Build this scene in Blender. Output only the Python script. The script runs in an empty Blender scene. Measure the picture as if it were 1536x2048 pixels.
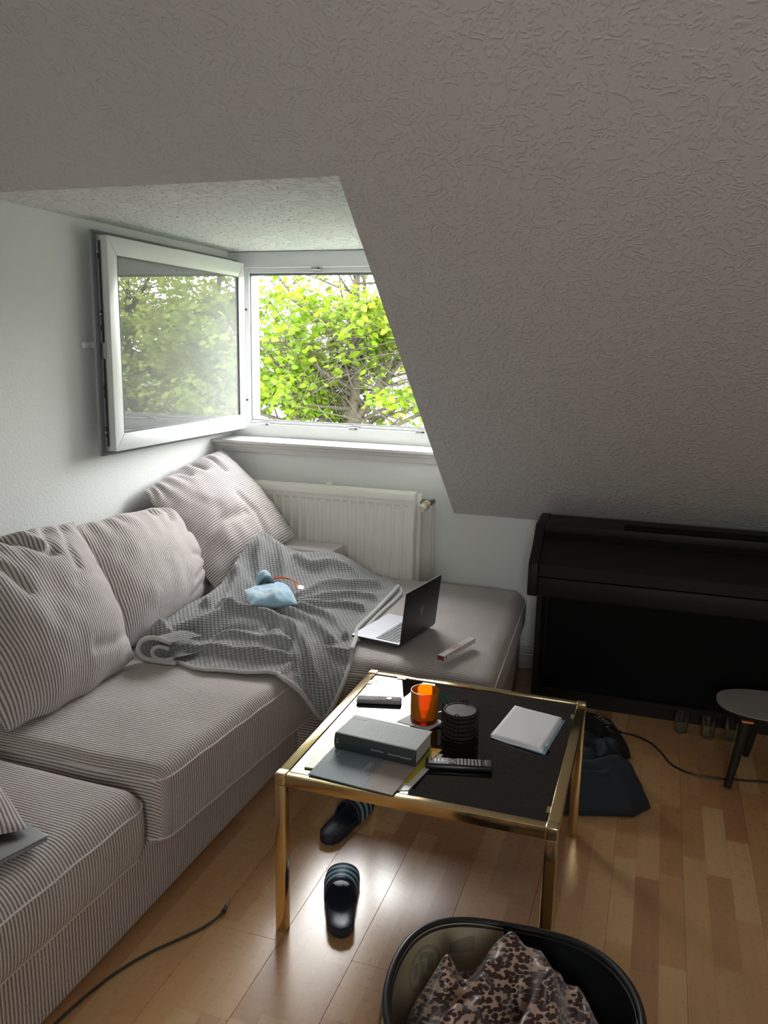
import bpy, bmesh, math, random
import numpy as np
from mathutils import Vector, Matrix

# ------------------------------------------------------------------ camera, world, lights, exposure
S = bpy.context.scene
COL = S.collection
R = math.radians

cam_d = bpy.data.cameras.new('camera')
cam = bpy.data.objects.new('camera', cam_d)
COL.objects.link(cam)
S.camera = cam
cam_d.sensor_fit = 'VERTICAL'
cam_d.sensor_height = 36.0
cam_d.lens = 1640.0 / 2048.0 * 36.0
cam_d.clip_start = 0.02
cam_d.clip_end = 1200
_yaw, _pitch, _roll = R(18.4), R(11.47), R(-1.13)
_f = Vector((-math.sin(_yaw) * math.cos(_pitch), math.cos(_yaw) * math.cos(_pitch), -math.sin(_pitch)))
_r = Vector((math.cos(_yaw), math.sin(_yaw), 0))
_d = _f.cross(_r)
_r2 = _r * math.cos(_roll) + _d * math.sin(_roll)
_d2 = _d * math.cos(_roll) - _r * math.sin(_roll)
_m = Matrix((_r2, -_d2, -_f)).transposed().to_4x4()
_m.translation = Vector((2.237, -3.858, 1.55))
cam.matrix_world = _m

S.view_settings.view_transform = 'Standard'
S.view_settings.look = 'None'
S.view_settings.exposure = 0.0
S.view_settings.gamma = 1.0
S.view_settings.use_curve_mapping = False

SKY = 21.0
w = bpy.data.worlds.new('overcast_sky')
S.world = w
w.use_nodes = True
nt = w.node_tree
bg = nt.nodes['Background']
tc = nt.nodes.new('ShaderNodeTexCoord')
nz = nt.nodes.new('ShaderNodeTexNoise')
nz.inputs['Scale'].default_value = 2.2
nz.inputs['Detail'].default_value = 4
rp = nt.nodes.new('ShaderNodeValToRGB')
rp.color_ramp.elements[0].position = 0.3
rp.color_ramp.elements[0].color = (0.93, 0.955, 0.98, 1)
rp.color_ramp.elements[1].position = 0.7
rp.color_ramp.elements[1].color = (1.0, 0.995, 0.97, 1)
nt.links.new(tc.outputs['Generated'], nz.inputs['Vector'])
nt.links.new(nz.outputs['Fac'], rp.inputs['Fac'])
nt.links.new(rp.outputs['Color'], bg.inputs['Color'])
bg.inputs['Strength'].default_value = SKY

def portal(name, loc, rot, sx, sy):
    # sampling portal in a window opening: adds no light of its own, it only guides the sky sampling
    l = bpy.data.lights.new(name, 'AREA')
    l.shape = 'RECTANGLE'
    l.size = sx
    l.size_y = sy
    l.cycles.is_portal = True
    o = bpy.data.objects.new(name, l)
    COL.objects.link(o)
    o.location = loc
    o.rotation_euler = rot
portal('window_portal', (0.66, 0.34, 1.53), (R(-90), 0, 0), 1.16, 0.86)
portal('fill_window_portal', (2.6, -5.30, 1.6), (R(90), 0, 0), 0.8, 0.9)  # guides sampling through the added, unseen rear window

C_ = S.cycles
C_.max_bounces = 9
C_.diffuse_bounces = 6
C_.glossy_bounces = 4
C_.transmission_bounces = 8
C_.transparent_max_bounces = 10
C_.caustics_reflective = False
C_.caustics_refractive = False
C_.sample_clamp_indirect = 8.0
C_.use_denoising = True
try:
    C_.use_adaptive_sampling = True
    C_.adaptive_threshold = 0.02
except Exception:
    pass

# ------------------------------------------------------------------ materials
def newmat(name):
    m = bpy.data.materials.new(name)
    m.use_nodes = True
    return m, m.node_tree, m.node_tree.nodes['Principled BSDF']

def N(nt, t, **kw):
    n = nt.nodes.new(t)
    for k, v in kw.items():
        if k in n.inputs:
            n.inputs[k].default_value = v
        else:
            setattr(n, k, v)
    return n

def M_(nt, op, a, b=None, c=None, clamp=False):
    n = nt.nodes.new('ShaderNodeMath')
    n.operation = op
    n.use_clamp = clamp
    for i, v in enumerate((a, b, c)):
        if v is None:
            continue
        if isinstance(v, (int, float)):
            n.inputs[i].default_value = v
        else:
            nt.links.new(v, n.inputs[i])
    return n.outputs[0]

def mixc(nt, f, a, b):
    n = nt.nodes.new('ShaderNodeMix')
    n.data_type = 'RGBA'
    for s, v in (('Factor', f), ('A', a), ('B', b)):
        k = [i for i in n.inputs if i.name == s and (i.type == ('VALUE' if s == 'Factor' else 'RGBA'))][0]
        if isinstance(v, (int, float)):
            k.default_value = v
        elif isinstance(v, tuple):
            k.default_value = (*v[:3], 1)
        else:
            nt.links.new(v, k)
    return [o for o in n.outputs if o.type == 'RGBA'][0]

def bump(nt, b, h, strength=0.3, dist=0.002):
    n = nt.nodes.new('ShaderNodeBump')
    n.inputs['Strength'].default_value = strength
    n.inputs['Distance'].default_value = dist
    nt.links.new(h, n.inputs['Height'])
    nt.links.new(n.outputs['Normal'], b.inputs['Normal'])
    return n

def P(name, col, rough=0.5, metal=0.0, noise=None, spec=None, coat=None, sheen=None):
    """principled; noise=(scale, colour amount, bump strength, bump distance)"""
    m, nt, b = newmat(name)
    b.inputs['Base Color'].default_value = (*col, 1)
    b.inputs['Roughness'].default_value = rough
    b.inputs['Metallic'].default_value = metal
    if spec is not None:
        b.inputs['Specular IOR Level'].default_value = spec
    if coat:
        b.inputs['Coat Weight'].default_value = coat
        b.inputs['Coat Roughness'].default_value = 0.08
    if sheen:
        b.inputs['Sheen Weight'].default_value = sheen
        b.inputs['Sheen Roughness'].default_value = 0.5
    if noise:
        geo = N(nt, 'ShaderNodeNewGeometry')
        n = N(nt, 'ShaderNodeTexNoise', Scale=float(noise[0]), Detail=4.0, Roughness=0.6)
        nt.links.new(geo.outputs['Position'], n.inputs['Vector'])
        lo = tuple(c * (1 - noise[1]) for c in col)
        hi = tuple(min(1, c * (1 + noise[1])) for c in col)
        nt.links.new(mixc(nt, n.outputs['Fac'], lo, hi), b.inputs['Base Color'])
        if noise[2]:
            bump(nt, b, n.outputs['Fac'], noise[2], noise[3])
    return m

def wallpaper(name, col, scale, strength, dist):
    m, nt, b = newmat(name)
    geo = N(nt, 'ShaderNodeNewGeometry')
    n1 = N(nt, 'ShaderNodeTexNoise', Scale=scale, Detail=3.0, Roughness=0.65, Distortion=0.6)
    n2 = N(nt, 'ShaderNodeTexNoise', Scale=1.3, Detail=3.0)
    nt.links.new(geo.outputs['Position'], n1.inputs['Vector'])
    nt.links.new(geo.outputs['Position'], n2.inputs['Vector'])
    nt.links.new(mixc(nt, n2.outputs['Fac'], tuple(c * 0.95 for c in col), tuple(min(1, c * 1.04) for c in col)), b.inputs['Base Color'])
    b.inputs['Roughness'].default_value = 0.75
    h = M_(nt, 'SMOOTHSTEP' if False else 'POWER', n1.outputs['Fac'], 1.6)
    bump(nt, b, h, strength, dist)
    return m

def stucco(name, col, scale, strength, dist):
    """trowelled plaster full of short curved worm-like ridges"""
    m, nt, b = newmat(name)
    geo = N(nt, 'ShaderNodeNewGeometry')
    n1 = N(nt, 'ShaderNodeTexNoise', Scale=scale * 0.32, Detail=1.0, Roughness=0.4, Distortion=0.8)
    n2 = N(nt, 'ShaderNodeTexNoise', Scale=scale, Detail=1.5, Distortion=0.6)
    n3 = N(nt, 'ShaderNodeTexNoise', Scale=scale * 4.0, Detail=2.0)
    n4 = N(nt, 'ShaderNodeTexNoise', Scale=0.9, Detail=2.0)
    for n in (n1, n2, n3, n4):
        nt.links.new(geo.outputs['Position'], n.inputs['Vector'])
    # contour lines of a warped noise make parallel curved strokes; a second noise breaks them into short worms
    r = M_(nt, 'MULTIPLY_ADD', M_(nt, 'SINE', M_(nt, 'MULTIPLY', n1.outputs['Fac'], 34.0)), 0.5, 0.5)
    r = M_(nt, 'POWER', r, 1.8)
    gate = M_(nt, 'MULTIPLY', M_(nt, 'SUBTRACT', n2.outputs['Fac'], 0.42), 7.0, clamp=True)
    h = M_(nt, 'MULTIPLY', r, gate)
    h = M_(nt, 'ADD', h, M_(nt, 'MULTIPLY', n3.outputs['Fac'], 0.25))
    bump(nt, b, h, strength, dist)
    nt.links.new(mixc(nt, n4.outputs['Fac'], tuple(c * 0.95 for c in col), tuple(min(1, c * 1.05) for c in col)), b.inputs['Base Color'])
    b.inputs['Roughness'].default_value = 0.55
    return m

def corduroy(name, light=(0.68, 0.62, 0.605), dark=(0.235, 0.195, 0.188), pitch=0.0098):
    m, nt, b = newmat(name)
    uv = N(nt, 'ShaderNodeUVMap')
    sep = N(nt, 'ShaderNodeSeparateXYZ')
    nt.links.new(uv.outputs['UV'], sep.inputs['Vector'])
    geo = N(nt, 'ShaderNodeNewGeometry')
    wob = N(nt, 'ShaderNodeTexNoise', Scale=9.0, Detail=2.0)
    fine = N(nt, 'ShaderNodeTexNoise', Scale=260.0, Detail=3.0)
    wear = N(nt, 'ShaderNodeTexNoise', Scale=5.0, Detail=3.0)
    for n in (wob, fine, wear):
        nt.links.new(geo.outputs['Position'], n.inputs['Vector'])
    ph = M_(nt, 'MULTIPLY', sep.outputs['X'], 2 * math.pi / pitch)
    ph = M_(nt, 'ADD', ph, M_(nt, 'MULTIPLY', wob.outputs['Fac'], 2.6))
    s = M_(nt, 'MULTIPLY_ADD', M_(nt, 'SINE', ph), 0.5, 0.5)
    s2 = M_(nt, 'ADD', s, M_(nt, 'MULTIPLY', M_(nt, 'SUBTRACT', fine.outputs['Fac'], 0.5), 0.9))
    s2 = M_(nt, 'ADD', s2, M_(nt, 'MULTIPLY', M_(nt, 'SUBTRACT', wear.outputs['Fac'], 0.42), 0.5))
    s2 = M_(nt, 'MULTIPLY', M_(nt, 'SUBTRACT', s2, 0.18), 1.7, clamp=True)
    nt.links.new(mixc(nt, s2, dark, light), b.inputs['Base Color'])
    b.inputs['Roughness'].default_value = 0.9
    b.inputs['Sheen Weight'].default_value = 0.25
    b.inputs['Specular IOR Level'].default_value = 0.2
    hh = M_(nt, 'ADD', s, M_(nt, 'MULTIPLY', fine.outputs['Fac'], 0.35))
    bump(nt, b, hh, 0.55, 0.002)
    return m

def waffle(name):
    m, nt, b = newmat(name)
    uv = N(nt, 'ShaderNodeUVMap')
    sep = N(nt, 'ShaderNodeSeparateXYZ')
    nt.links.new(uv.outputs['UV'], sep.inputs['Vector'])
    p = 0.0155
    a = M_(nt, 'ABSOLUTE', M_(nt, 'SINE', M_(nt, 'MULTIPLY', sep.outputs['X'], math.pi / p)))
    c = M_(nt, 'ABSOLUTE', M_(nt, 'SINE', M_(nt, 'MULTIPLY', sep.outputs['Y'], math.pi / (p * 0.8))))
    h = M_(nt, 'MULTIPLY', a, c)
    h = M_(nt, 'POWER', h, 0.6)
    geo = N(nt, 'ShaderNodeNewGeometry')
    fine = N(nt, 'ShaderNodeTexNoise', Scale=300.0, Detail=2.0)
    nt.links.new(geo.outputs['Position'], fine.inputs['Vector'])
    h2 = M_(nt, 'ADD', h, M_(nt, 'MULTIPLY', M_(nt, 'SUBTRACT', fine.outputs['Fac'], 0.5), 0.5))
    nt.links.new(mixc(nt, M_(nt, 'MULTIPLY', h2, 1.0, clamp=True), (0.15, 0.153, 0.156), (0.50, 0.502, 0.505)), b.inputs['Base Color'])  # grooves darker, cell centres paler: relief shading put into the colour
    b.inputs['Roughness'].default_value = 0.95
    b.inputs['Sheen Weight'].default_value = 0.5
    b.inputs['Specular IOR Level'].default_value = 0.15
    bump(nt, b, h2, 0.9, 0.006)
    return m

def laminate():
    """beech laminate: printed three-strip pattern, strips 68 mm wide, grain along Y"""
    m, nt, b = newmat('beech_laminate')
    geo = N(nt, 'ShaderNodeNewGeometry')
    sep = N(nt, 'ShaderNodeSeparateXYZ')
    nt.links.new(geo.outputs['Position'], sep.inputs['Vector'])
    X, Y = sep.outputs['X'], sep.outputs['Y']
    row = M_(nt, 'FLOOR', M_(nt, 'DIVIDE', M_(nt, 'SUBTRACT', X, 1.3965 - 20.4), 0.068))
    wn = N(nt, 'ShaderNodeTexWhiteNoise', noise_dimensions='1D')
    nt.links.new(row, wn.inputs['W'])
    yy = M_(nt, 'DIVIDE', M_(nt, 'ADD', Y, M_(nt, 'MULTIPLY', wn.outputs['Value'], 3.0)), 0.40)
    cell = M_(nt, 'FLOOR', yy)
    cmb = N(nt, 'ShaderNodeCombineXYZ')
    nt.links.new(row, cmb.inputs[0])
    nt.links.new(cell, cmb.inputs[1])
    w2 = N(nt, 'ShaderNodeTexWhiteNoise', noise_dimensions='2D')
    nt.links.new(cmb.outputs[0], w2.inputs['Vector'])
    tone = w2.outputs['Value']
    ramp = N(nt, 'ShaderNodeValToRGB')
    e = ramp.color_ramp.elements
    e[0].position, e[0].color = 0.0, (0.45, 0.215, 0.095, 1)
    e[1].position, e[1].color = 1.0, (0.69, 0.435, 0.205, 1)
    k = ramp.color_ramp.elements.new(0.35)
    k.color = (0.60, 0.325, 0.138, 1)
    k = ramp.color_ramp.elements.new(0.7)
    k.color = (0.66, 0.39, 0.175, 1)
    nt.links.new(tone, ramp.inputs['Fac'])
    mp = N(nt, 'ShaderNodeMapping')
    mp.inputs['Scale'].default_value = (70, 4.0, 1)
    off = N(nt, 'ShaderNodeCombineXYZ')
    nt.links.new(M_(nt, 'MULTIPLY', tone, 37.0), off.inputs[0])
    nt.links.new(M_(nt, 'MULTIPLY', tone, 91.0), off.inputs[1])
    nt.links.new(off.outputs[0], mp.inputs['Location'])
    nt.links.new(geo.outputs['Position'], mp.inputs['Vector'])
    gr = N(nt, 'ShaderNodeTexNoise', Scale=1.0, Detail=4.0, Roughness=0.55, Distortion=0.25)
    nt.links.new(mp.outputs['Vector'], gr.inputs['Vector'])
    mul = M_(nt, 'MULTIPLY_ADD', gr.outputs['Fac'], 0.24, 0.87)
    vm = N(nt, 'ShaderNodeVectorMath', operation='SCALE')
    nt.links.new(ramp.outputs['Color'], vm.inputs[0])
    nt.links.new(mul, vm.inputs['Scale'])
    # thin darker outline of each printed strip
    fx = M_(nt, 'FRACT', M_(nt, 'DIVIDE', M_(nt, 'SUBTRACT', X, 1.3965 - 20.4), 0.068))
    ex = M_(nt, 'LESS_THAN', M_(nt, 'MINIMUM', fx, M_(nt, 'SUBTRACT', 1.0, fx)), 0.012)
    fy = M_(nt, 'FRACT', yy)
    ey = M_(nt, 'LESS_THAN', M_(nt, 'MINIMUM', fy, M_(nt, 'SUBTRACT', 1.0, fy)), 0.0025)
    ed = M_(nt, 'MULTIPLY', M_(nt, 'MAXIMUM', ex, ey), 0.22)
    nt.links.new(mixc(nt, ed, vm.outputs[0], (0.22, 0.11, 0.05)), b.inputs['Base Color'])
    rn = N(nt, 'ShaderNodeTexNoise', Scale=55.0, Detail=4.0)
    nt.links.new(geo.outputs['Position'], rn.inputs['Vector'])
    nt.links.new(M_(nt, 'MULTIPLY_ADD', rn.outputs['Fac'], 0.06, 0.25), b.inputs['Roughness'])
    b.inputs['Coat Weight'].default_value = 1.0
    b.inputs['Coat Roughness'].default_value = 0.24
    b.inputs['Coat IOR'].default_value = 1.6
    return m

def leopard():
    m, nt, b = newmat('leopard_satin')
    uv = N(nt, 'ShaderNodeUVMap')
    ns = N(nt, 'ShaderNodeTexNoise', Scale=95.0, Detail=2.0)
    nt.links.new(uv.outputs['UV'], ns.inputs['Vector'])
    v = N(nt, 'ShaderNodeTexVoronoi', Scale=92.0, Randomness=0.85)
    nt.links.new(uv.outputs['UV'], v.inputs['Vector'])
    v2 = N(nt, 'ShaderNodeTexVoronoi', Scale=92.0, Randomness=0.85, feature='DISTANCE_TO_EDGE')
    nt.links.new(uv.outputs['UV'], v2.inputs['Vector'])
    d = M_(nt, 'ADD', v.outputs['Distance'], M_(nt, 'MULTIPLY', M_(nt, 'SUBTRACT', ns.outputs['Fac'], 0.5), 0.45))
    spot = M_(nt, 'MULTIPLY', M_(nt, 'SUBTRACT', 0.63, d), 12.0, clamp=True)
    core = M_(nt, 'MULTIPLY', M_(nt, 'SUBTRACT', 0.14, v.outputs['Distance']), 8.0, clamp=True)
    c1 = mixc(nt, spot, (0.46, 0.30, 0.225), (0.035, 0.012, 0.012))
    c2 = mixc(nt, M_(nt, 'MULTIPLY', core, 0.35), c1, (0.20, 0.09, 0.08))
    nt.links.new(c2, b.inputs['Base Color'])
    b.inputs['Roughness'].default_value = 0.42
    b.inputs['Sheen Weight'].default_value = 0.3
    return m

def leafmat(name, c1, c2):
    m, nt, b = newmat(name)
    out = nt.nodes['Material Output']
    oi = N(nt, 'ShaderNodeNewGeometry')
    col = mixc(nt, oi.outputs['Random Per Island'], c1, c2)
    d = N(nt, 'ShaderNodeBsdfDiffuse')
    t = N(nt, 'ShaderNodeBsdfTranslucent')
    g = N(nt, 'ShaderNodeBsdfGlossy', Roughness=0.45)
    g.inputs['Color'].default_value = (0.25, 0.3, 0.2, 1)
    mx = N(nt, 'ShaderNodeMixShader')
    mx.inputs[0].default_value = 0.5
    mx2 = N(nt, 'ShaderNodeMixShader')
    mx2.inputs[0].default_value = 0.06
    nt.links.new(col, d.inputs['Color'])
    nt.links.new(col, t.inputs['Color'])
    nt.links.new(d.outputs[0], mx.inputs[1])
    nt.links.new(t.outputs[0], mx.inputs[2])
    nt.links.new(mx.outputs[0], mx2.inputs[1])
    nt.links.new(g.outputs[0], mx2.inputs[2])
    nt.links.new(mx2.outputs[0], out.inputs['Surface'])
    return m

def thinglass(name, tint, ior=1.5, rough=0.02, boost=1.0, haze=0.0):
    m, nt, b = newmat(name)
    out = nt.nodes['Material Output']
    tr = N(nt, 'ShaderNodeBsdfTransparent')
    tr.inputs['Color'].default_value = (*tint, 1)
    g = N(nt, 'ShaderNodeBsdfGlossy', Roughness=rough)
    fr = N(nt, 'ShaderNodeFresnel', IOR=ior)
    mx = N(nt, 'ShaderNodeMixShader')
    nt.links.new(M_(nt, 'MULTIPLY', fr.outputs[0], boost, clamp=True), mx.inputs[0])
    nt.links.new(tr.outputs[0], mx.inputs[1])
    nt.links.new(g.outputs[0], mx.inputs[2])
    last = mx
    if haze:
        df = N(nt, 'ShaderNodeBsdfDiffuse')
        df.inputs['Color'].default_value = (*tint, 1)
        m2 = N(nt, 'ShaderNodeMixShader')
        m2.inputs[0].default_value = haze
        nt.links.new(mx.outputs[0], m2.inputs[1])
        nt.links.new(df.outputs[0], m2.inputs[2])
        last = m2
    nt.links.new(last.outputs[0], out.inputs['Surface'])
    return m

def rooftile():
    m, nt, b = newmat('dark_roof_tiles')
    uv = N(nt, 'ShaderNodeUVMap')
    br = N(nt, 'ShaderNodeTexBrick', Scale=1.0)
    br.inputs['Color1'].default_value = (0.075, 0.07, 0.075, 1)
    br.inputs['Color2'].default_value = (0.11, 0.10, 0.105, 1)
    br.inputs['Mortar'].default_value = (0.03, 0.03, 0.032, 1)
    br.inputs['Brick Width'].default_value = 0.3
    br.inputs['Row Height'].default_value = 0.34
    br.inputs['Mortar Size'].default_value = 0.03
    nt.links.new(uv.outputs['UV'], br.inputs['Vector'])
    nt.links.new(br.outputs['Color'], b.inputs['Base Color'])
    b.inputs['Roughness'].default_value = 0.7
    return m

M = {}
M['wall'] = wallpaper('woodchip_wallpaper', (0.80, 0.815, 0.795), 95.0, 0.55, 0.004)
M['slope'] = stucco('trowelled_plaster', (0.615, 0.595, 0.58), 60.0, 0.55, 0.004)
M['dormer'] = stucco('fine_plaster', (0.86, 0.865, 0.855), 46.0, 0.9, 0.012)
M['plain'] = P('plain_white_paint', (0.72, 0.70, 0.67), 0.7)
M['lam'] = laminate()
M['slab'] = P('dark_joint', (0.10, 0.06, 0.03), 0.8)
M['pvc'] = P('white_window_plastic', (0.66, 0.67, 0.67), 0.28, noise=(30, 0.02, 0.0, 0))
M['sill'] = P('white_sill_lacquer', (0.64, 0.63, 0.61), 0.3, noise=(12, 0.03, 0.0, 0))
M['gasket'] = P('grey_rubber_gasket', (0.16, 0.165, 0.175), 0.6, noise=(60, 0.1, 0, 0))
M['steel'] = P('galvanised_steel', (0.55, 0.55, 0.56), 0.35, 1.0, noise=(80, 0.1, 0, 0))
M['darkgap'] = P('dark_hardware', (0.03, 0.03, 0.03), 0.5)
M['greypvc_shade'] = P('weathered_jamb_shaded_flange', (0.32, 0.34, 0.36), 0.5, noise=(25, 0.12, 0.2, 0.002))  # grey of the outer jamb; on the sash flange it is painted shade
M['rad'] = P('cream_radiator_enamel', (0.84, 0.83, 0.76), 0.32, noise=(14, 0.03, 0.0, 0))
M['pipe'] = P('painted_pipe', (0.66, 0.65, 0.60), 0.4, noise=(40, 0.05, 0.1, 0.001))
M['brassy'] = P('tarnished_brass', (0.22, 0.17, 0.09), 0.45, 0.9, noise=(90, 0.3, 0.2, 0.001))
M['knob'] = P('cream_plastic', (0.74, 0.69, 0.56), 0.4, noise=(50, 0.05, 0, 0))
M['base'] = P('white_skirting', (0.62, 0.62, 0.60), 0.5, noise=(30, 0.05, 0, 0))
M['cord'] = corduroy('grey_corduroy')
M['cordb'] = corduroy('grey_corduroy_base', (0.66, 0.59, 0.575), (0.22, 0.175, 0.17), 0.0112)
M['cordl'] = corduroy('grey_corduroy_cushion', (0.62, 0.565, 0.555), (0.215, 0.178, 0.175), 0.0105)
M['piping'] = P('pale_piping', (0.70, 0.66, 0.64), 0.9, noise=(200, 0.25, 0.4, 0.001))
M['blanket'] = waffle('grey_waffle_fleece')
M['hem'] = P('grey_fleece_hem', (0.52, 0.515, 0.50), 0.95, noise=(160, 0.22, 0.6, 0.002), sheen=0.5)
M['fleeceblue'] = P('light_blue_fleece', (0.34, 0.52, 0.66), 0.95, noise=(22, 0.10, 0.3, 0.002), sheen=0.5)
_nt = M['fleeceblue'].node_tree
_b = _nt.nodes['Principled BSDF']
_g = N(_nt, 'ShaderNodeNewGeometry')
_n = N(_nt, 'ShaderNodeTexNoise', Scale=24.0, Detail=1.0)
_nt.links.new(_g.outputs['Position'], _n.inputs['Vector'])
_nt.links.new(mixc(_nt, M_(_nt, 'MULTIPLY', M_(_nt, 'SUBTRACT', _n.outputs['Fac'], 0.56), 12.0, clamp=True), (0.33, 0.52, 0.68), (0.50, 0.57, 0.55)), _b.inputs['Base Color'])
M['fleecepatch'] = P('cream_fleece_spot', (0.50, 0.55, 0.52), 0.95, sheen=0.5)
M['orangecord'] = P('orange_cord', (0.75, 0.16, 0.05), 0.7)
M['tag'] = P('satin_label', (0.55, 0.55, 0.58), 0.5)
M['alu'] = P('space_grey_aluminium', (0.44, 0.45, 0.48), 0.32, 0.9, noise=(300, 0.04, 0, 0))
M['alu_dark'] = P('dark_aluminium', (0.060, 0.060, 0.064), 0.42, 0.4, noise=(300, 0.04, 0, 0))
M['alu_pale'] = P('light_silver', (0.32, 0.32, 0.36), 0.5, 0.3, noise=(300, 0.03, 0, 0))  # paler silver for laptop decks and edges
M['key'] = P('dark_keycaps', (0.05, 0.055, 0.058), 0.5)
M['screen'] = P('switched_off_screen', (0.006, 0.006, 0.007), 0.08)
M['logo'] = P('mirror_logo', (0.13, 0.13, 0.135), 0.3, 0.6)
M['brass'] = P('polished_brass', (0.80, 0.62, 0.34), 0.15, 1.0, noise=(26, 0.10, 0.0, 0.0006))
M['brass2'] = P('brass_cap', (0.80, 0.66, 0.40), 0.22, 1.0, noise=(60, 0.08, 0.0, 0.0005))
M['blackglass'] = P('black_glass', (0.010, 0.008, 0.007), 0.02, 0.0, spec=0.5)
M['white'] = P('white_paper', (0.88, 0.88, 0.92), 0.8, noise=(25, 0.02, 0.05, 0.001))
M['bluepaper'] = P('light_blue_paper', (0.35, 0.55, 0.72), 0.5)
M['tealtab'] = P('teal_index_tab', (0.10, 0.25, 0.27), 0.4)
M['bookcover'] = P('grey_green_book_cover', (0.33, 0.365, 0.365), 0.5, noise=(120, 0.08, 0.02, 0.0005), spec=0.25)
M['bookspine'] = P('dark_book_spine', (0.035, 0.048, 0.052), 0.35, noise=(90, 0.1, 0, 0))
M['pages'] = P('book_pages', (0.55, 0.52, 0.46), 0.8, noise=(400, 0.15, 0.3, 0.001))
M['bookpale'] = P('pale_cover_panel', (0.40, 0.43, 0.42), 0.5, spec=0.25)
M['ink'] = P('pale_ink', (0.55, 0.57, 0.56), 0.5)
M['inkdark'] = P('black_ink', (0.01, 0.01, 0.01), 0.5)
M['inkred'] = P('red_ink', (0.62, 0.05, 0.07), 0.5)
M['inkrust'] = P('rust_ink', (0.45, 0.16, 0.11), 0.5)
M['inkblue'] = P('blue_ink', (0.03, 0.07, 0.22), 0.5)
M['folder'] = P('blue_grey_card', (0.20, 0.25, 0.275), 0.55, noise=(150, 0.10, 0.03, 0.0005), spec=0.3)
M['foldertan'] = P('tan_card', (0.36, 0.30, 0.26), 0.6, noise=(150, 0.12, 0.03, 0.0005), spec=0.3)
M['yellow'] = P('yellow_cover', (0.50, 0.43, 0.03), 0.35, noise=(40, 0.2, 0, 0))
M['palegreen'] = P('pale_green_print', (0.50, 0.58, 0.28), 0.35, noise=(40, 0.4, 0, 0))
M['glossywhite'] = P('glossy_white_print', (0.70, 0.70, 0.72), 0.22, noise=(90, 0.06, 0, 0))
M['remote_g'] = P('silver_plastic', (0.32, 0.32, 0.32), 0.6, spec=0.1)
M['remote_b'] = P('black_plastic', (0.012, 0.012, 0.013), 0.28, noise=(200, 0.2, 0, 0))
M['button'] = P('grey_rubber_buttons', (0.48, 0.48, 0.50), 0.4)
M['btn_dark'] = P('dark_rubber_buttons', (0.05, 0.05, 0.05), 0.5)
M['btn_red'] = P('red_button', (0.6, 0.03, 0.03), 0.4)
M['btn_green'] = P('green_button', (0.05, 0.5, 0.12), 0.4)
M['coaster'] = P('dark_wood_coaster', (0.022, 0.016, 0.014), 0.6, noise=(60, 0.25, 0.05, 0.0005), spec=0.25)
M['coastertop'] = P('dark_wood_coaster_face', (0.12, 0.09, 0.08), 0.5, noise=(60, 0.2, 0.05, 0.0005), spec=0.3)
M['wire'] = P('black_wire', (0.012, 0.012, 0.012), 0.25)
M['orange'] = thinglass('orange_glass', (1.0, 0.44, 0.03), 1.5, 0.01, 1.0, 0.28)
M['orangebase'] = thinglass('orange_glass_base', (0.55, 0.07, 0.01), 1.5, 0.01, 1.0, 0.35)
M['greenglass'] = thinglass('green_glass', (0.02, 0.42, 0.27), 1.5, 0.01, 1.6, 0.25)
M['clear'] = thinglass('clear_glass', (0.93, 0.95, 0.94), 1.5, 0.01, 0.55)
M['pane'] = thinglass('double_glazing', (0.86, 0.89, 0.88), 1.6, 0.0, 2.6, 0.20)
M['piano'] = P('black_ash_veneer', (0.015, 0.0135, 0.0135), 0.5, noise=(60, 0.25, 0.08, 0.0006), spec=0.22)
M['pianob'] = P('black_panel', (0.003, 0.0032, 0.0035), 0.6, noise=(60, 0.2, 0.05, 0.0005), spec=0.12)
M['stool'] = P('grey_laminate_seat', (0.30, 0.285, 0.265), 0.35, noise=(20, 0.06, 0, 0))
M['stoolleg'] = P('dark_stained_wood', (0.022, 0.015, 0.010), 0.6, noise=(50, 0.3, 0.1, 0.001), spec=0.2)
M['copper'] = P('copper_bracket', (0.55, 0.20, 0.09), 0.35, 0.7)
M['slip'] = P('navy_foam_rubber', (0.018, 0.022, 0.040), 0.48, noise=(80, 0.2, 0.05, 0.001))
M['slipbed'] = P('navy_footbed', (0.035, 0.042, 0.070), 0.36, noise=(300, 0.2, 0.25, 0.001))
M['stripe'] = P('pale_blue_stripe', (0.22, 0.42, 0.50), 0.4)
M['cable'] = P('black_cable', (0.015, 0.015, 0.015), 0.4)
M['usb'] = P('braided_cable', (0.035, 0.035, 0.037), 0.6, noise=(400, 0.4, 0.4, 0.0006))
M['chrome'] = P('bright_metal', (0.8, 0.8, 0.82), 0.2, 1.0)
M['leatherb'] = P('black_leatherette', (0.012, 0.013, 0.015), 0.36, noise=(240, 0.15, 0.15, 0.001))
M['leatherc'] = P('cream_leatherette', (0.44, 0.365, 0.25), 0.42, noise=(240, 0.07, 0.12, 0.001))
M['emblem'] = P('faded_print', (0.28, 0.245, 0.175), 0.5)
M['leo'] = leopard()
M['clothb'] = P('black_jersey', (0.006, 0.006, 0.007), 0.95, noise=(300, 0.3, 0.3, 0.001))
M['clothn'] = P('navy_fabric', (0.014, 0.018, 0.028), 0.8, noise=(300, 0.3, 0.3, 0.001))
M['printw'] = P('white_print', (0.45, 0.46, 0.47), 0.7)
M['boxwhite'] = P('white_carton', (0.66, 0.64, 0.63), 0.4)
M['boxred'] = P('dark_red_carton', (0.22, 0.03, 0.03), 0.45)
M['bark'] = P('mossy_bark', (0.034, 0.029, 0.016), 0.9, noise=(14, 0.4, 0.6, 0.02))
M['leaf'] = leafmat('spring_leaves', (0.060, 0.125, 0.005), (0.125, 0.175, 0.012))
M['leaf2'] = leafmat('garden_leaves', (0.16, 0.23, 0.03), (0.25, 0.28, 0.06))
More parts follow.
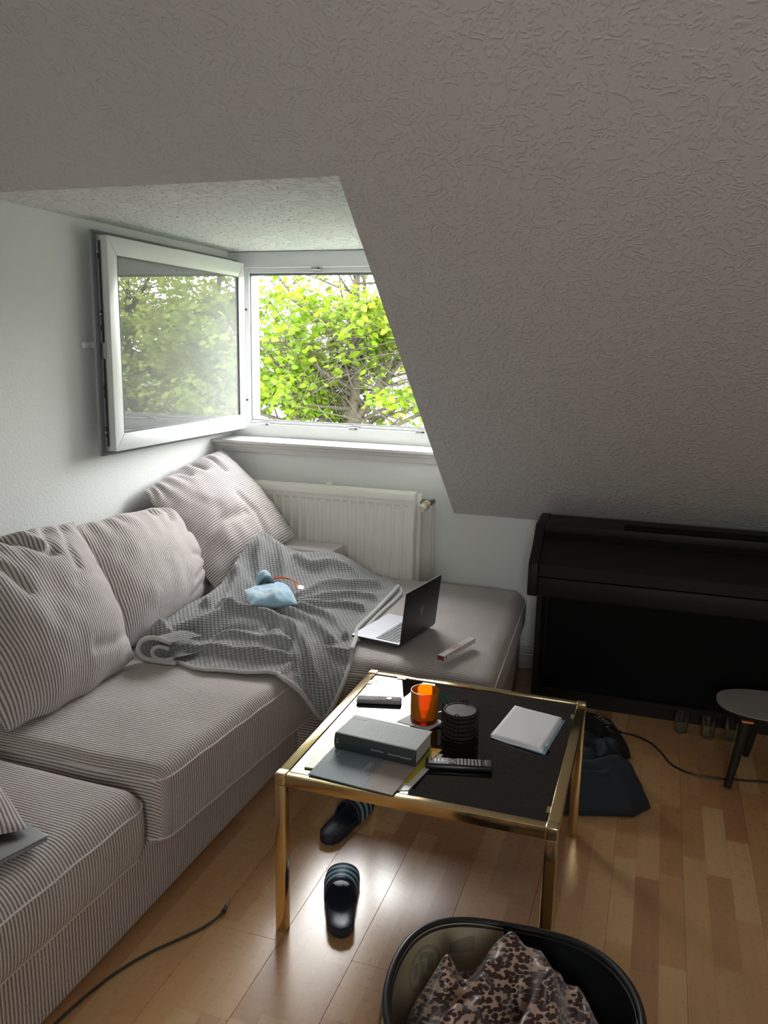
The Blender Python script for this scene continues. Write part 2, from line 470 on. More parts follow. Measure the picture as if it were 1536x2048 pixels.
M['render'] = P('white_render', (0.13, 0.14, 0.155), 0.8, noise=(3, 0.08, 0, 0))
M['rooft'] = rooftile()
M['winglass'] = P('house_window_glass', (0.02, 0.025, 0.03), 0.1)
M['zinc'] = P('zinc_flashing', (0.13, 0.14, 0.16), 0.4, 0.2)
M['lawn'] = P('rough_lawn', (0.035, 0.055, 0.012), 0.9, noise=(2, 0.4, 0, 0))
# ------------------------------------------------------------------ geometry helpers
def I(x=0, y=0, z=0):
    return Matrix.Translation((x, y, z))

class MB:
    """collects shapes in world coordinates and links them as ONE mesh object"""
    def __init__(s):
        s.v, s.f, s.m, s.uv = [], [], [], []
    def add(s, vs, fs, m=0, uv=None):
        k = len(s.v)
        s.v += [tuple(float(c) for c in p) for p in vs]
        s.uv += [tuple(q) for q in uv] if uv is not None else [(0.0, 0.0)] * len(vs)
        s.f += [tuple(int(i) + k for i in f) for f in fs]
        s.m += [m] * len(fs) if isinstance(m, int) else list(m)
        return s
    def box(s, lo, hi, m=0, bev=0.0, mat=None, seg=1):
        c = [(a + b) / 2 for a, b in zip(lo, hi)]
        d = [abs(b - a) for a, b in zip(lo, hi)]
        bm = bmesh.new()
        bmesh.ops.create_cube(bm, size=1.0)
        for v in bm.verts:
            v.co = Vector((v.co.x * d[0] + c[0], v.co.y * d[1] + c[1], v.co.z * d[2] + c[2]))
        if bev:
            bmesh.ops.bevel(bm, geom=list(bm.edges), offset=min(bev, min(d) * 0.49), segments=seg, profile=0.5, affect='EDGES')
        return s.bm(bm, m, mat)
    def bm(s, bm, m=0, mat=None):
        bm.verts.index_update()
        vs = [(mat @ v.co) if mat else v.co for v in bm.verts]
        fs = [[v.index for v in f.verts] for f in bm.faces]
        bm.free()
        return s.add(vs, fs, m)
    def lathe(s, prof, n=32, mat=None, m=0, cap0=False, cap1=False):
        vs, fs = [], []
        for r, z in prof:
            for i in range(n):
                a = 2 * math.pi * i / n
                vs.append(Vector((r * math.cos(a), r * math.sin(a), z)))
        for j in range(len(prof) - 1):
            for i in range(n):
                i2 = (i + 1) % n
                fs.append((j * n + i, j * n + i2, (j + 1) * n + i2, (j + 1) * n + i))
        if cap0:
            fs.append(tuple(range(n))[::-1])
        if cap1:
            fs.append(tuple((len(prof) - 1) * n + i for i in range(n)))
        if mat:
            vs = [mat @ v for v in vs]
        return s.add(vs, fs, m)
    def tube(s, pts, r, n=8, m=0, closed=False, cap=True):
        pts = [Vector(p) for p in pts]
        k = len(pts)
        rr = r if isinstance(r, (list, tuple)) else [r] * k
        vs, fs = [], []
        prev = None
        for i, p in enumerate(pts):
            a = pts[(i - 1) % k] if (closed or i > 0) else p
            b = pts[(i + 1) % k] if (closed or i < k - 1) else p
            t = (b - a)
            t = t.normalized() if t.length > 1e-9 else Vector((0, 0, 1))
            if prev is None:
                u = t.cross(Vector((0, 0, 1)))
                if u.length < 1e-3:
                    u = t.cross(Vector((1, 0, 0)))
            else:
                u = prev - t * prev.dot(t)
            u.normalize()
            prev = u
            q = t.cross(u)
            for j in range(n):
                an = 2 * math.pi * j / n
                vs.append(p + (u * math.cos(an) + q * math.sin(an)) * rr[i])
        for i in range(k if closed else k - 1):
            for j in range(n):
                i2, j2 = (i + 1) % k, (j + 1) % n
                fs.append((i * n + j, i * n + j2, i2 * n + j2, i2 * n + j))
        if cap and not closed:
            fs.append(tuple(range(n))[::-1])
            fs.append(tuple((k - 1) * n + j for j in range(n)))
        return s.add(vs, fs, m)
    def prism(s, poly, lo, hi, axis=2, m=0, mat=None):
        """polygon (2-D) swept along an axis: axis 0 -> poly is (y,z); 1 -> (x,z); 2 -> (x,y)"""
        n = len(poly)
        def mk(p, h):
            return {0: Vector((h, p[0], p[1])), 1: Vector((p[0], h, p[1])), 2: Vector((p[0], p[1], h))}[axis]
        vs = [mk(p, lo) for p in poly] + [mk(p, hi) for p in poly]
        if mat:
            vs = [mat @ v for v in vs]
        fs = [tuple(range(n))[::-1], tuple(range(n, 2 * n))]
        fs += [(i, (i + 1) % n, n + (i + 1) % n, n + i) for i in range(n)]
        return s.add(vs, fs, m)
    def grid(s, P3, uv=None, m=0, flip=False):
        """P3: array (a,b,3)"""
        a, b = P3.shape[:2]
        idx = np.arange(a * b).reshape(a, b)
        q = np.stack([idx[:-1, :-1], idx[1:, :-1], idx[1:, 1:], idx[:-1, 1:]], -1).reshape(-1, 4)
        if flip:
            q = q[:, ::-1]
        return s.add(P3.reshape(-1, 3).tolist(), q.tolist(), m, None if uv is None else uv.reshape(-1, 2).tolist())
    def build(s, name, mats, parent=None, sharp=35, kind=None, label=None, cat=None, group=None, recalc=True):
        me = bpy.data.meshes.new(name)
        me.from_pydata(s.v, [], s.f)
        for k in (mats if isinstance(mats, (list, tuple)) else [mats]):
            me.materials.append(M[k])
        me.polygons.foreach_set('material_index', s.m)
        if any(u != (0.0, 0.0) for u in s.uv):
            l = me.uv_layers.new(name='UVMap')
            vi = np.empty(len(me.loops), dtype=np.int32)
            me.loops.foreach_get('vertex_index', vi)
            l.data.foreach_set('uv', np.array(s.uv, dtype=np.float32)[vi].ravel())
        if recalc:
            bm = bmesh.new()
            bm.from_mesh(me)
            bmesh.ops.recalc_face_normals(bm, faces=bm.faces)
            bm.to_mesh(me)
            bm.free()
        me.shade_smooth()
        if sharp is not None:
            me.set_sharp_from_angle(angle=R(sharp))
        o = bpy.data.objects.new(name, me)
        COL.objects.link(o)
        if parent is not None:
            o.parent = parent
            o.location = -wl(parent)
        tagp(o, label, cat, group, kind)
        return o

def wl(o):
    v = Vector(o.location)
    while o.parent is not None:
        o = o.parent
        v += o.location
    return v

def tagp(o, label=None, cat=None, group=None, kind=None):
    if label: o['label'] = label
    if cat: o['category'] = cat
    if group: o['group'] = group
    if kind: o['kind'] = kind
    return o

def thing(name, loc, label, cat, group=None):
    o = bpy.data.objects.new(name, None)
    o.empty_display_size = 0.05
    COL.objects.link(o)
    o.location = loc
    return tagp(o, label, cat, group)

def struct(name, loc=(0, 0, 0)):
    o = bpy.data.objects.new(name, None)
    COL.objects.link(o)
    o.location = loc
    o['kind'] = 'structure'
    return o

def spline(pts, n=8, closed=False):
    """Catmull-Rom through pts"""
    P_ = [Vector(p) for p in pts]
    k = len(P_)
    out = []
    for i in range(k if closed else k - 1):
        p1, p2 = P_[i], P_[(i + 1) % k]
        p0 = P_[(i - 1) % k] if (closed or i > 0) else p1 * 2 - p2
        p3 = P_[(i + 2) % k] if (closed or i < k - 2) else p2 * 2 - p1
        for j in range(n):
            t = j / n
            out.append(0.5 * ((2 * p1) + (p2 - p0) * t + (2 * p0 - 5 * p1 + 4 * p2 - p3) * t * t + (3 * p1 - p0 - 3 * p2 + p3) * t ** 3))
    if not closed:
        out.append(P_[-1])
    return out

def vnoise(x, y, seed=0):
    """smooth value noise, numpy, range about -1..1"""
    x = np.asarray(x, float); y = np.asarray(y, float)
    xi, yi = np.floor(x).astype(np.int64), np.floor(y).astype(np.int64)
    fx, fy = x - xi, y - yi
    fx, fy = fx * fx * (3 - 2 * fx), fy * fy * (3 - 2 * fy)
    def h(a, b):
        k = (a * 374761393 + b * 668265263 + seed * 974711) & 0xffffffff
        k = ((k ^ (k >> 13)) * 1274126177) & 0xffffffff
        return ((k ^ (k >> 16)) & 0xffff) / 32767.5 - 1
    return (h(xi, yi) * (1 - fx) + h(xi + 1, yi) * fx) * (1 - fy) + (h(xi, yi + 1) * (1 - fx) + h(xi + 1, yi + 1) * fx) * fy

def bil(q, u, v):
    """quad q = 4 points (00,10,11,01), u,v arrays in 0..1"""
    q = np.array(q, float)
    u = np.asarray(u)[..., None]; v = np.asarray(v)[..., None]
    return q[0] * (1 - u) * (1 - v) + q[1] * u * (1 - v) + q[2] * u * v + q[3] * (1 - u) * v

def softbox(quad, z0, z1, r, crown=0.0, sag=0.0, n=26, side_bulge=0.0, seed=1):
    """upholstered block: four xy corners (00,10,11,01), rounded edges. returns MB with uv.x running across the ribs.
    Local axes: u from corner 0 to 1, v from corner 0 to 3. The ribs are spaced along world y."""
    q = np.array(quad, float)
    Lx = np.linalg.norm(q[1] - q[0]); Ly = np.linalg.norm(q[3] - q[0]); H = z1 - z0
    hx, hy, hz_ = Lx / 2, Ly / 2, H / 2
    mb = MB()
    def face(axis, sgn):
        oth = [i for i in range(3) if i != axis]
        half = [hx, hy, hz_]
        cnt = [max(6, int(n * min(1.6, half[o] * 2 / 0.5))) for o in oth]
        def edge_lin(k, h):
            t = np.linspace(-1, 1, k + 1)
            return np.sign(t) * (1 - (1 - np.abs(t)) ** 1.0)
        a = edge_lin(cnt[0], half[oth[0]]) * half[oth[0]]
        b = edge_lin(cnt[1], half[oth[1]]) * half[oth[1]]
        # cluster samples in the rounding
        def clus(arr, h):
            e = np.linspace(0, min(r, h * 0.9), 5)
            s_ = np.concatenate([-h + e, arr[(arr > -h + r * 1.05) & (arr < h - r * 1.05)], h - e[::-1]])
            return np.unique(np.round(s_, 6))
        a, b = clus(a, half[oth[0]]), clus(b, half[oth[1]])
        A, B = np.meshgrid(a, b, indexing='ij')
        p = np.zeros(A.shape + (3,))
        p[..., oth[0]] = A; p[..., oth[1]] = B; p[..., axis] = sgn * half[axis]
        inner = np.stack([np.clip(p[..., i], -(half[i] - min(r, half[i] * .98)), half[i] - min(r, half[i] * .98)) for i in range(3)], -1)
        d = p - inner
        L = np.linalg.norm(d, axis=-1, keepdims=True); L[L == 0] = 1
        nrm = d / L
        rr = np.array([min(r, half[i] * .98) for i in range(3)])
        p = inner + nrm * rr
        ux, vy = p[..., 0] / hx, p[..., 1] / hy
        top = np.clip(nrm[..., 2], 0, 1)
        cr = crown * np.clip(1 - ux ** 2, 0, 1) ** 0.7 * np.clip(1 - vy ** 2, 0, 1) ** 0.7
        z = p[..., 2] + np.where(p[..., 2] > 0, cr, 0)
        zz = z0 + hz_ + z
        xy = bil(q, (ux + 1) / 2, (vy + 1) / 2)
        z = zz + np.where(p[..., 2] > 0, 0.0035 * vnoise(xy[..., 0] * 6, xy[..., 1] * 6, seed), 0)
        sb = side_bulge * np.clip(1 - (p[..., 2] / hz_) ** 2, 0, 1)
        c = q.mean(0)
        xy = xy + (xy - c) / (np.linalg.norm(xy - c, axis=-1, keepdims=True) + 1e-9) * (sb * (1 - top))[..., None]
        wy = np.abs(nrm[..., 1])
        ys = p[..., 1] + q[:, 1].mean()
        uu = ys + np.sign(p[..., 1]) * (hz_ - p[..., 2]) * np.clip(wy * 1.5, 0, 1)
        uvs = np.stack([uu, xy[..., 0] + p[..., 2]], -1)
        mb.grid(np.concatenate([xy, z[..., None]], -1), uvs, 0, flip=(sgn < 0) ^ (axis == 1))
    for ax in range(3):
        for sg in (-1, 1):
            face(ax, sg)
    return mb

def seamloop(quad, z, r, off=0.0, zt=None, half=None, k=40):
    """closed loop around a soft block at height z, following its rounding"""
    q = np.array(quad, float)
    Lx = np.linalg.norm(q[1] - q[0]); Ly = np.linalg.norm(q[3] - q[0])
    pts = []
    hx, hy = Lx / 2, Ly / 2
    rc = r
    for (cx, cy, a0) in ((hx - rc, hy - rc, 0), (-hx + rc, hy - rc, 90), (-hx + rc, -hy + rc, 180), (hx - rc, -hy + rc, 270)):
        for j in range(7):
            a = R(a0 + 15 * j)
            pts.append((cx + (rc + off) * math.cos(a), cy + (rc + off) * math.sin(a)))
    out = []
    n = len(pts)
    for i in range(n):
        p, p2 = pts[i], pts[(i + 1) % n]
        L = math.hypot(p2[0] - p[0], p2[1] - p[1])
        kk = max(1, int(L / 0.04))
        for j in range(kk):
            x = p[0] + (p2[0] - p[0]) * j / kk
            y = p[1] + (p2[1] - p[1]) * j / kk
            g = bil(q, (x / hx + 1) / 2, (y / hy + 1) / 2)
            out.append((g[0], g[1], z + 0.0015 * math.sin(37 * g[1] + 23 * g[0])))
    return out

def pillow(c00, c10, c11, c01, T, n=80, bow=0.04, pucker=0.012, low=0.25, seed=3, front=1.0, back=0.6, rib='u', freq=9, creases=(), pexp=2.3):
    """stuffed cushion between four world corners (bottom-left, bottom-right, top-right, top-left)"""
    t = np.linspace(-1, 1, n)
    t = np.sign(t) * (1 - (1 - np.abs(t)) ** 1.35)
    Uu, V = np.meshgrid(t, t, indexing='ij')
    q = np.array([c00, c10, c11, c01], float)
    ex = q[1] - q[0]; ey = q[3] - q[0]
    nr = np.cross(ex, ey); nr /= np.linalg.norm(nr)
    W, Hh = np.linalg.norm(ex), np.linalg.norm(ey)
    # outline: corners stick out, sides bow outward a little between soft corners
    uu = Uu * (1 + bow * (1 - V ** 2) ** 1.5 - 0.02 * (1 - Uu ** 2) * V ** 6)
    vv = V * (1 + bow * (1 - Uu ** 2) ** 1.5)
    vv = vv + 0.012 * np.sin(Uu * 11 + seed) * np.clip(np.abs(V), 0, 1) ** 6 * (1 - Uu ** 6)
    base = bil(q, (uu + 1) / 2, (vv + 1) / 2)
    prof = (np.clip(1 - np.abs(Uu) ** pexp, 0, 1) * np.clip(1 - np.abs(V) ** pexp, 0, 1)) ** 0.62
    prof = prof * (1 + low * (-V))
    pk = pucker * (np.sin((Uu * freq + 1.3 * vnoise(Uu * 3, V * 2 + 5, seed)) * math.pi) * np.exp(-(1 - V) * 5) + 0.25 * np.sin((V * freq * 0.7 + seed) * math.pi) * np.exp(-(1 - np.abs(Uu)) * 6))
    pk *= np.clip(1 - np.abs(V) ** 10, 0, 1) * np.clip(1 - np.abs(Uu) ** 10, 0, 1)
    cre = 0.010 * vnoise(Uu * 2.2 + seed, V * 2.2, seed + 4) + 0.005 * vnoise(Uu * 6 + seed, V * 4, seed + 9)
    cre *= np.clip(prof, 0, 1)
    for A_, w_, ln_ in creases:
        dd_, _, _ = distpoly(Uu, V, ln_, closed=False)
        cre = cre + A_ * np.exp(-(dd_ / w_) ** 2) * np.clip(prof * 3, 0, 1)
    mb = MB()
    uvx = (Uu * W / 2) + 0.006 * vnoise(Uu * 2, V * 2, seed)
    uvy = V * Hh / 2
    uv = np.stack([uvx, uvy], -1) if rib == 'u' else np.stack([uvy, uvx], -1)
    mb.grid(base + nr * (T * front * prof + pk + cre)[..., None], uv + 5)
    mb.grid(base - nr * (T * back * prof + 0.5 * pk)[..., None], uv + 5, flip=True)
    return mb, nr

def inpoly(px, py, poly):
    c = np.zeros(px.shape, bool)
    n = len(poly)
    for i in range(n):
        x1, y1 = poly[i]; x2, y2 = poly[(i + 1) % n]
        if y1 == y2:
            continue
        k = ((y1 > py) != (y2 > py)) & (px < (x2 - x1) * (py - y1) / (y2 - y1) + x1)
        c ^= k
    return c

def distpoly(px, py, poly, closed=True):
    d = np.full(px.shape, 1e9); nx = px.copy(); ny = py.copy()
    n = len(poly)
    for i in range(n if closed else n - 1):
        x1, y1 = poly[i]; x2, y2 = poly[(i + 1) % n]
        L2 = (x2 - x1) ** 2 + (y2 - y1) ** 2 + 1e-12
        t = np.clip(((px - x1) * (x2 - x1) + (py - y1) * (y2 - y1)) / L2, 0, 1)
        qx, qy = x1 + t * (x2 - x1), y1 + t * (y2 - y1)
        dd = np.hypot(px - qx, py - qy)
        k = dd < d
        d = np.where(k, dd, d); nx = np.where(k, qx, nx); ny = np.where(k, qy, ny)
    return d, nx, ny

def sheet(poly, step, zfun, rot=0.0):
    """fill a polygon with a fine grid whose rim is snapped to the outline; z from zfun(x,y). -> verts, faces, uv"""
    poly = [tuple(p[:2]) for p in poly]
    a = np.array(poly)
    x = np.arange(a[:, 0].min() - step, a[:, 0].max() + 2 * step, step)
    y = np.arange(a[:, 1].min() - step, a[:, 1].max() + 2 * step, step)
    X, Y = np.meshgrid(x, y, indexing='ij')
    cx, cy = (X[:-1, :-1] + step / 2), (Y[:-1, :-1] + step / 2)
    keep = inpoly(cx, cy, poly)
    used = np.zeros(X.shape, bool)
    for dx in (0, 1):
        for dy in (0, 1):
            used[dx:dx + keep.shape[0], dy:dy + keep.shape[1]] |= keep
    cnt = np.zeros(X.shape, int)
    for dx in (0, 1):
        for dy in (0, 1):
            cnt[dx:dx + keep.shape[0], dy:dy + keep.shape[1]] += keep
    rim = used & (cnt < 4)
    d, nx, ny = distpoly(X, Y, poly)
    X2 = np.where(rim, nx, X); Y2 = np.where(rim, ny, Y)
    Z = zfun(X2, Y2)
    ids = -np.ones(X.shape, int)
    ids[used] = np.arange(used.sum())
    ii, jj = np.where(keep)
    F = np.stack([ids[ii, jj], ids[ii + 1, jj], ids[ii + 1, jj + 1], ids[ii, jj + 1]], -1)
    V = np.stack([X2[used], Y2[used], Z[used]], -1)
    c, s_ = math.cos(rot), math.sin(rot)
    uv = np.stack([V[:, 0] * c + V[:, 1] * s_, -V[:, 0] * s_ + V[:, 1] * c], -1)
    # add the rise of the cloth to the pattern so that slopes keep full-size cells
    uv[:, 1] += V[:, 2] * 0.8
    return V, F, uv

def tps(pts):
    """thin plate spline z(x,y)"""
    p = np.array(pts, float)
    n = len(p)
    def U(r2):
        return 0.5 * r2 * np.log(r2 + 1e-12)
    d2 = ((p[:, None, :2] - p[None, :, :2]) ** 2).sum(-1)
    A = np.zeros((n + 3, n + 3))
    A[:n, :n] = U(d2) + np.eye(n) * 2e-5
    A[:n, n] = 1; A[:n, n + 1:] = p[:, :2]
    A[n, :n] = 1; A[n + 1:, :n] = p[:, :2].T
    b = np.concatenate([p[:, 2], np.zeros(3)])
    w_ = np.linalg.solve(A, b)
    def f(x, y):
        x = np.asarray(x, float); y = np.asarray(y, float)
        sh = x.shape
        q = np.stack([x.ravel(), y.ravel()], -1)
        out = np.zeros(len(q))
        for s0 in range(0, len(q), 20000):
            qq = q[s0:s0 + 20000]
            r2 = ((qq[:, None, :] - p[None, :, :2]) ** 2).sum(-1)
            out[s0:s0 + 20000] = U(r2) @ w_[:n] + w_[n] + qq @ w_[n + 1:]
        return out.reshape(sh)
    return f

def text(name, body, mat4, size, matname, parent, depth=0.0002, align='CENTER', sx=1.0):
    cu = bpy.data.curves.new(name, 'FONT')
    cu.body = body
    cu.size = size
    cu.extrude = depth
    cu.align_x = align
    cu.align_y = 'CENTER'
    tmp = bpy.data.objects.new('text_curve', cu)
    me = bpy.data.meshes.new_from_object(tmp)
    me.name = name
    bpy.data.objects.remove(tmp)
    bpy.data.curves.remove(cu)
    me.materials.clear()
    me.materials.append(M[matname])
    o = bpy.data.objects.new(name, me)
    COL.objects.link(o)
    o.parent = parent
    o.matrix_local = I(*(-wl(parent))) @ mat4 @ Matrix.Diagonal((sx, 1, 1, 1))
    return o

def frame4(o, x, y):
    """matrix with origin o, x and y axes (z = x cross y)"""
    x = Vector(x).normalized(); y = Vector(y); y = (y - x * y.dot(x)).normalized()
    z = x.cross(y)
    m = Matrix((x, y, z)).transposed().to_4x4()
    m.translation = Vector(o)
    return m
# ------------------------------------------------------------------ room shell
XR, YN = 4.3, -5.2            # right wall, near wall (behind the camera)
SL = 0.8147                   # rise of the sloped ceiling per metre of depth
ZK = 0.749                    # height where the slope meets the far wall
XD, YD, ZD = 1.316, -1.56, 2.02   # dormer: right cheek, front edge, ceiling
def zs(y):
    return ZK - SL * y

floor = MB().box((-0.1, YN, -0.06), (XR, 0.0, -0.012), 0).build('floor', 'slab', kind='structure')
kx = -7
while 1.3965 + 0.204 * kx < XR - 0.01:
    xa, xb = max(0.0, 1.3965 + 0.204 * kx), min(XR, 1.3965 + 0.204 * (kx + 1))
    off = -2.135 if kx % 2 else -2.135 + 0.64
    ys = sorted({YN, 0.0} | {round(off + 1.285 * n, 4) for n in range(-4, 5) if YN + 0.05 < off + 1.285 * n < -0.05})
    for ya, yb in zip(ys[:-1], ys[1:]):
        MB().box((xa + 0.0002, ya + 0.0002, -0.012), (xb - 0.0002, yb - 0.0002, 0.0), 0, bev=0.0006).build('floor_board', 'lam', floor, sharp=20)
    kx += 1

MB().box((-0.14, YN - 0.1, -0.06), (0.0, 0.36, 2.72), 0).build('wall_left', 'wall', kind='structure')
wf = MB()
wf.box((0.0, 0.0, -0.06), (XR, 0.36, 1.035), 0)
wf.box((XD, 0.14, 1.03), (XR, 0.36, 2.05), 0)
wf.box((-0.0, 0.15, 2.02), (XR, 0.36, 2.3), 0)
wf.build('wall_far', 'wall', kind='structure')
MB().box((XR, YN - 0.1, -0.06), (XR + 0.12, 0.36, 2.72), 0).build('wall_right', 'wall', kind='structure')
wn = MB()
wn.box((0, YN - 0.14, -0.06), (2.2, YN, 2.72)).box((3.0, YN - 0.14, -0.06), (XR, YN, 2.72))
wn.box((2.2, YN - 0.14, -0.06), (3.0, YN, 1.15)).box((2.2, YN - 0.14, 2.05), (3.0, YN, 2.72))  # opening left for the added fill window
wn.build('wall_near', 'wall', kind='structure')
# sloped ceiling with the dormer cut out of it
ZT = 2.55
YT = -(ZT - ZK) / SL
th = 0.10
def slab(x0, x1, y0, y1, mb):
    vs = [(x, y, zs(y) + dz) for dz in (0, th) for (x, y) in ((x0, y0), (x1, y0), (x1, y1), (x0, y1))]
    mb.add(vs, [(0, 1, 2, 3), (7, 6, 5, 4), (0, 4, 5, 1), (1, 5, 6, 2), (2, 6, 7, 3), (3, 7, 4, 0)], 0)
sl = MB()
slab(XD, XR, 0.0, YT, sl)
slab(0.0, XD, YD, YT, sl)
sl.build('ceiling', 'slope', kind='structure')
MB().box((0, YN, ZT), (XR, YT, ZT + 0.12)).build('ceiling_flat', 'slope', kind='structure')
MB().box((0.0, YD + 0.002, ZD), (XD + 0.001, 0.16, ZD + 0.12)).build('ceiling_dormer', 'dormer', kind='structure')
ck = MB()
ck.prism([(0.0, ZK + 0.004), (0.16, ZK + 0.15), (0.16, ZD), (YD, ZD)], XD + 0.001, XD + 0.08, axis=0)
ck.build('wall_dormer', 'wall', kind='structure')

# sill with its moulded apron strip
tr = MB()
tr.box((0.0, -0.055, 1.034), (XD - 0.003, 0.165, 1.051), 0, bev=0.004, seg=2)
o = tr.build('trim_1', 'sill', kind='structure')
ap = MB().box((0.0, -0.018, 0.985), (1.30, -0.001, 1.033), 0, bev=0.005, seg=2).box((0.0, -0.028, 1.012), (1.30, -0.002, 1.033), 0, bev=0.004)
ap.build('apron', 'sill', o)
bb = MB().box((0.8, -0.016, 0.0), (XR, -0.001, 0.062), 0, bev=0.003)
bb.build('baseboard_far', 'base', kind='structure')
MB().box((0.001, YN + 0.01, 0.0), (0.016, -2.5, 0.062), 0, bev=0.003).build('baseboard_left', 'base', kind='structure')

# ------------------------------------------------------------------ window 1 (fixed frame, open sash)
win = struct('window_1', (0.66, 0.19, 1.03))
Y0, Y1 = 0.165, 0.235
fr = MB()
fr.box((0.001, Y0, 1.936), (XD, Y1, 2.018), 0, bev=0.003)      # head
fr.box((0.001, Y0, 1.037), (XD, Y1, 1.12), 0, bev=0.003)       # bottom rail
fr.box((0.001, Y0, 1.1205), (0.082, Y1, 1.9355), 0, bev=0.001)
fr.box((1.245, Y0, 1.1205), (XD, Y1, 1.9355), 0, bev=0.001)
fr.box((0.075, Y0 + 0.022, 1.11), (0.110, Y1 + 0.004, 1.95), 0, bev=0.002)   # rebate steps
fr.box((1.215, Y0 + 0.022, 1.11), (1.25, Y1 + 0.004, 1.95), 0, bev=0.002)
fr.box((0.111, Y0 + 0.0225, 1.912), (1.214, Y1 + 0.0035, 1.9358), 0, bev=0.002)
fr.box((0.111, Y0 + 0.0225, 1.1203), (1.214, Y1 + 0.0035, 1.136), 0, bev=0.002)
fr.build('window_frame', 'pvc', win)
g = MB()
g.box((0.108, Y0 + 0.034, 1.12), (0.115, Y0 + 0.05, 1.93)).box((1.208, Y0 + 0.034, 1.12), (1.215, Y0 + 0.05, 1.93))
g.box((0.108, Y0 + 0.034, 1.90), (1.215, Y0 + 0.05, 1.914)).box((0.108, Y0 + 0.034, 1.134), (1.215, Y0 + 0.05, 1.141))
g.build('frame_gasket', 'gasket', win)
MB().box((0.090, Y1 + 0.004, 1.041), (0.1155, Y1 + 0.06, 2.0), 0, bev=0.004).build('outer_jamb', 'greypvc_shade', win)
MB().box((0.1100, Y1 + 0.0005, 1.12), (0.1135, Y1 + 0.008, 1.94), 0, bev=0.001).build('jamb_strip', 'sill', win)
MB().box((0.02, Y1, 1.0), (1.32, Y1 + 0.20, 1.04), 0, bev=0.004).build('outer_sill', 'greypvc_shade', win)
for (x, z, s_) in ((0.205, 1.119, 0), (0.72, 1.119, 0), (1.085, 1.121, 1), (0.505, 1.929, 0)):
    k = MB().box((x - 0.026, Y0 - 0.004, z - 0.006), (x + 0.026, Y0 + 0.016, z + 0.007), 0, bev=0.002)
    kk = k.build('striker_plate', 'steel', win)
    MB().box((x + 0.010, Y0 - 0.007, z - 0.003), (x + 0.022, Y0 - 0.002, z + 0.004), 0).build('latch_slot', 'darkgap', kk)
for z in (1.24, 1.72):
    MB().box((0.088, Y0 + 0.012, z), (0.096, Y0 + 0.024, z + 0.010), 0, bev=0.002).build('screw_hole', 'darkgap', win)
# sash, swung inward against the left wall
sash = MB()
ya, yb, za, zb = -1.004, 0.128, 1.097, 1.957
xo, xm, xi = 0.113, 0.072, 0.046
def ring(mb, x0, x1, y0, y1, z0, z1, wy, wz, bev=0.004, m=0):
    mb.box((x0, y0, z0), (x1, y0 + wy, z1), m, bev=bev, seg=2)
    mb.box((x0, y1 - wy, z0), (x1, y1, z1), m, bev=bev, seg=2)
    mb.box((x0, y0 + wy * 0.98, z0), (x1, y1 - wy * 0.98, z0 + wz), m, bev=bev, seg=2)
    mb.box((x0, y0 + wy * 0.98, z1 - wz), (x1, y1 - wy * 0.98, z1), m, bev=bev, seg=2)
# mitred outer faces
def mitre(mb, x0, x1, y0, y1, z0, z1, wy, wz, m=0):
    O = [(y0, z0), (y1, z0), (y1, z1), (y0, z1)]
    In = [(y0 + wy, z0 + wz), (y1 - wy, z0 + wz), (y1 - wy, z1 - wz), (y0 + wy, z1 - wz)]
    for i in range(4):
        j = (i + 1) % 4
        e = 0.0007
        a, b, c, d = Vector(O[i]), Vector(O[j]), Vector(In[j]), Vector(In[i])
        cen = (a + b + c + d) / 4
        pl = [p + (cen - p).normalized() * e for p in (a, b, c, d)]
        bm = bmesh.new()
        vv = [bm.verts.new((x, p.x, p.y)) for x in (x0, x1) for p in pl]
        for f in ((0, 1, 2, 3), (7, 6, 5, 4), (0, 4, 5, 1), (1, 5, 6, 2), (2, 6, 7, 3), (3, 7, 4, 0)):
            bm.faces.new([vv[k] for k in f])
        bmesh.ops.recalc_face_normals(bm, faces=bm.faces)
        bmesh.ops.bevel(bm, geom=list(bm.edges), offset=0.0022, segments=2, profile=0.5, affect='EDGES')
        mb.bm(bm, m)
mitre(sash, xm, xo, ya, yb, za, zb, 0.064, 0.076)
sash.box((xm + 0.001, ya + 0.004, za + 0.004), (xm + 0.02, ya + 0.05, zb - 0.004), 0)
so = sash.build('sash', 'pvc', win)
fl = MB()
mitre(fl, xi, xi + 0.013, ya - 0.026, yb + 0.022, za - 0.020, zb + 0.020, 0.075, 0.085)
fl.build('sash_flange', 'greypvc_shade', so)  # white flange coloured grey, its shade put into the material
gk = MB()
ring(gk, xi + 0.013, xi + 0.019, ya - 0.025, yb + 0.02, za - 0.019, zb + 0.019, 0.008, 0.008, bev=0.001)
ring(gk, xi + 0.0145, xi + 0.021, ya - 0.019, yb + 0.015, za - 0.013, zb + 0.013, 0.006, 0.006, bev=0.001)
gk.build('sash_gasket', 'gasket', so)
MB().box((xi + 0.013, ya - 0.006, za - 0.004), (xm + 0.001, yb, zb + 0.004), 0, bev=0.002)
rb = MB()
ring(rb, xi + 0.012, xm + 0.002, ya - 0.002, yb + 0.002, za - 0.002, zb + 0.002, 0.03, 0.03, bev=0.002)
rb.build('sash_rebate', 'greypvc_shade', so)
lk = MB().box((xi + 0.028, ya - 0.0045, za + 0.02), (xi + 0.036, ya - 0.001, zb - 0.02), 0)
lk.box((xi + 0.018, ya - 0.006, 1.475), (xi + 0.040, ya - 0.002, 1.54), 1, bev=0.001)
for z in (1.88, 1.655, 1.60, 1.36, 1.33, 1.19, 1.17):
    lk.box((xi + 0.024, ya - 0.007, z - 0.014), (xi + 0.038, ya - 0.003, z + 0.010), 0, bev=0.001)
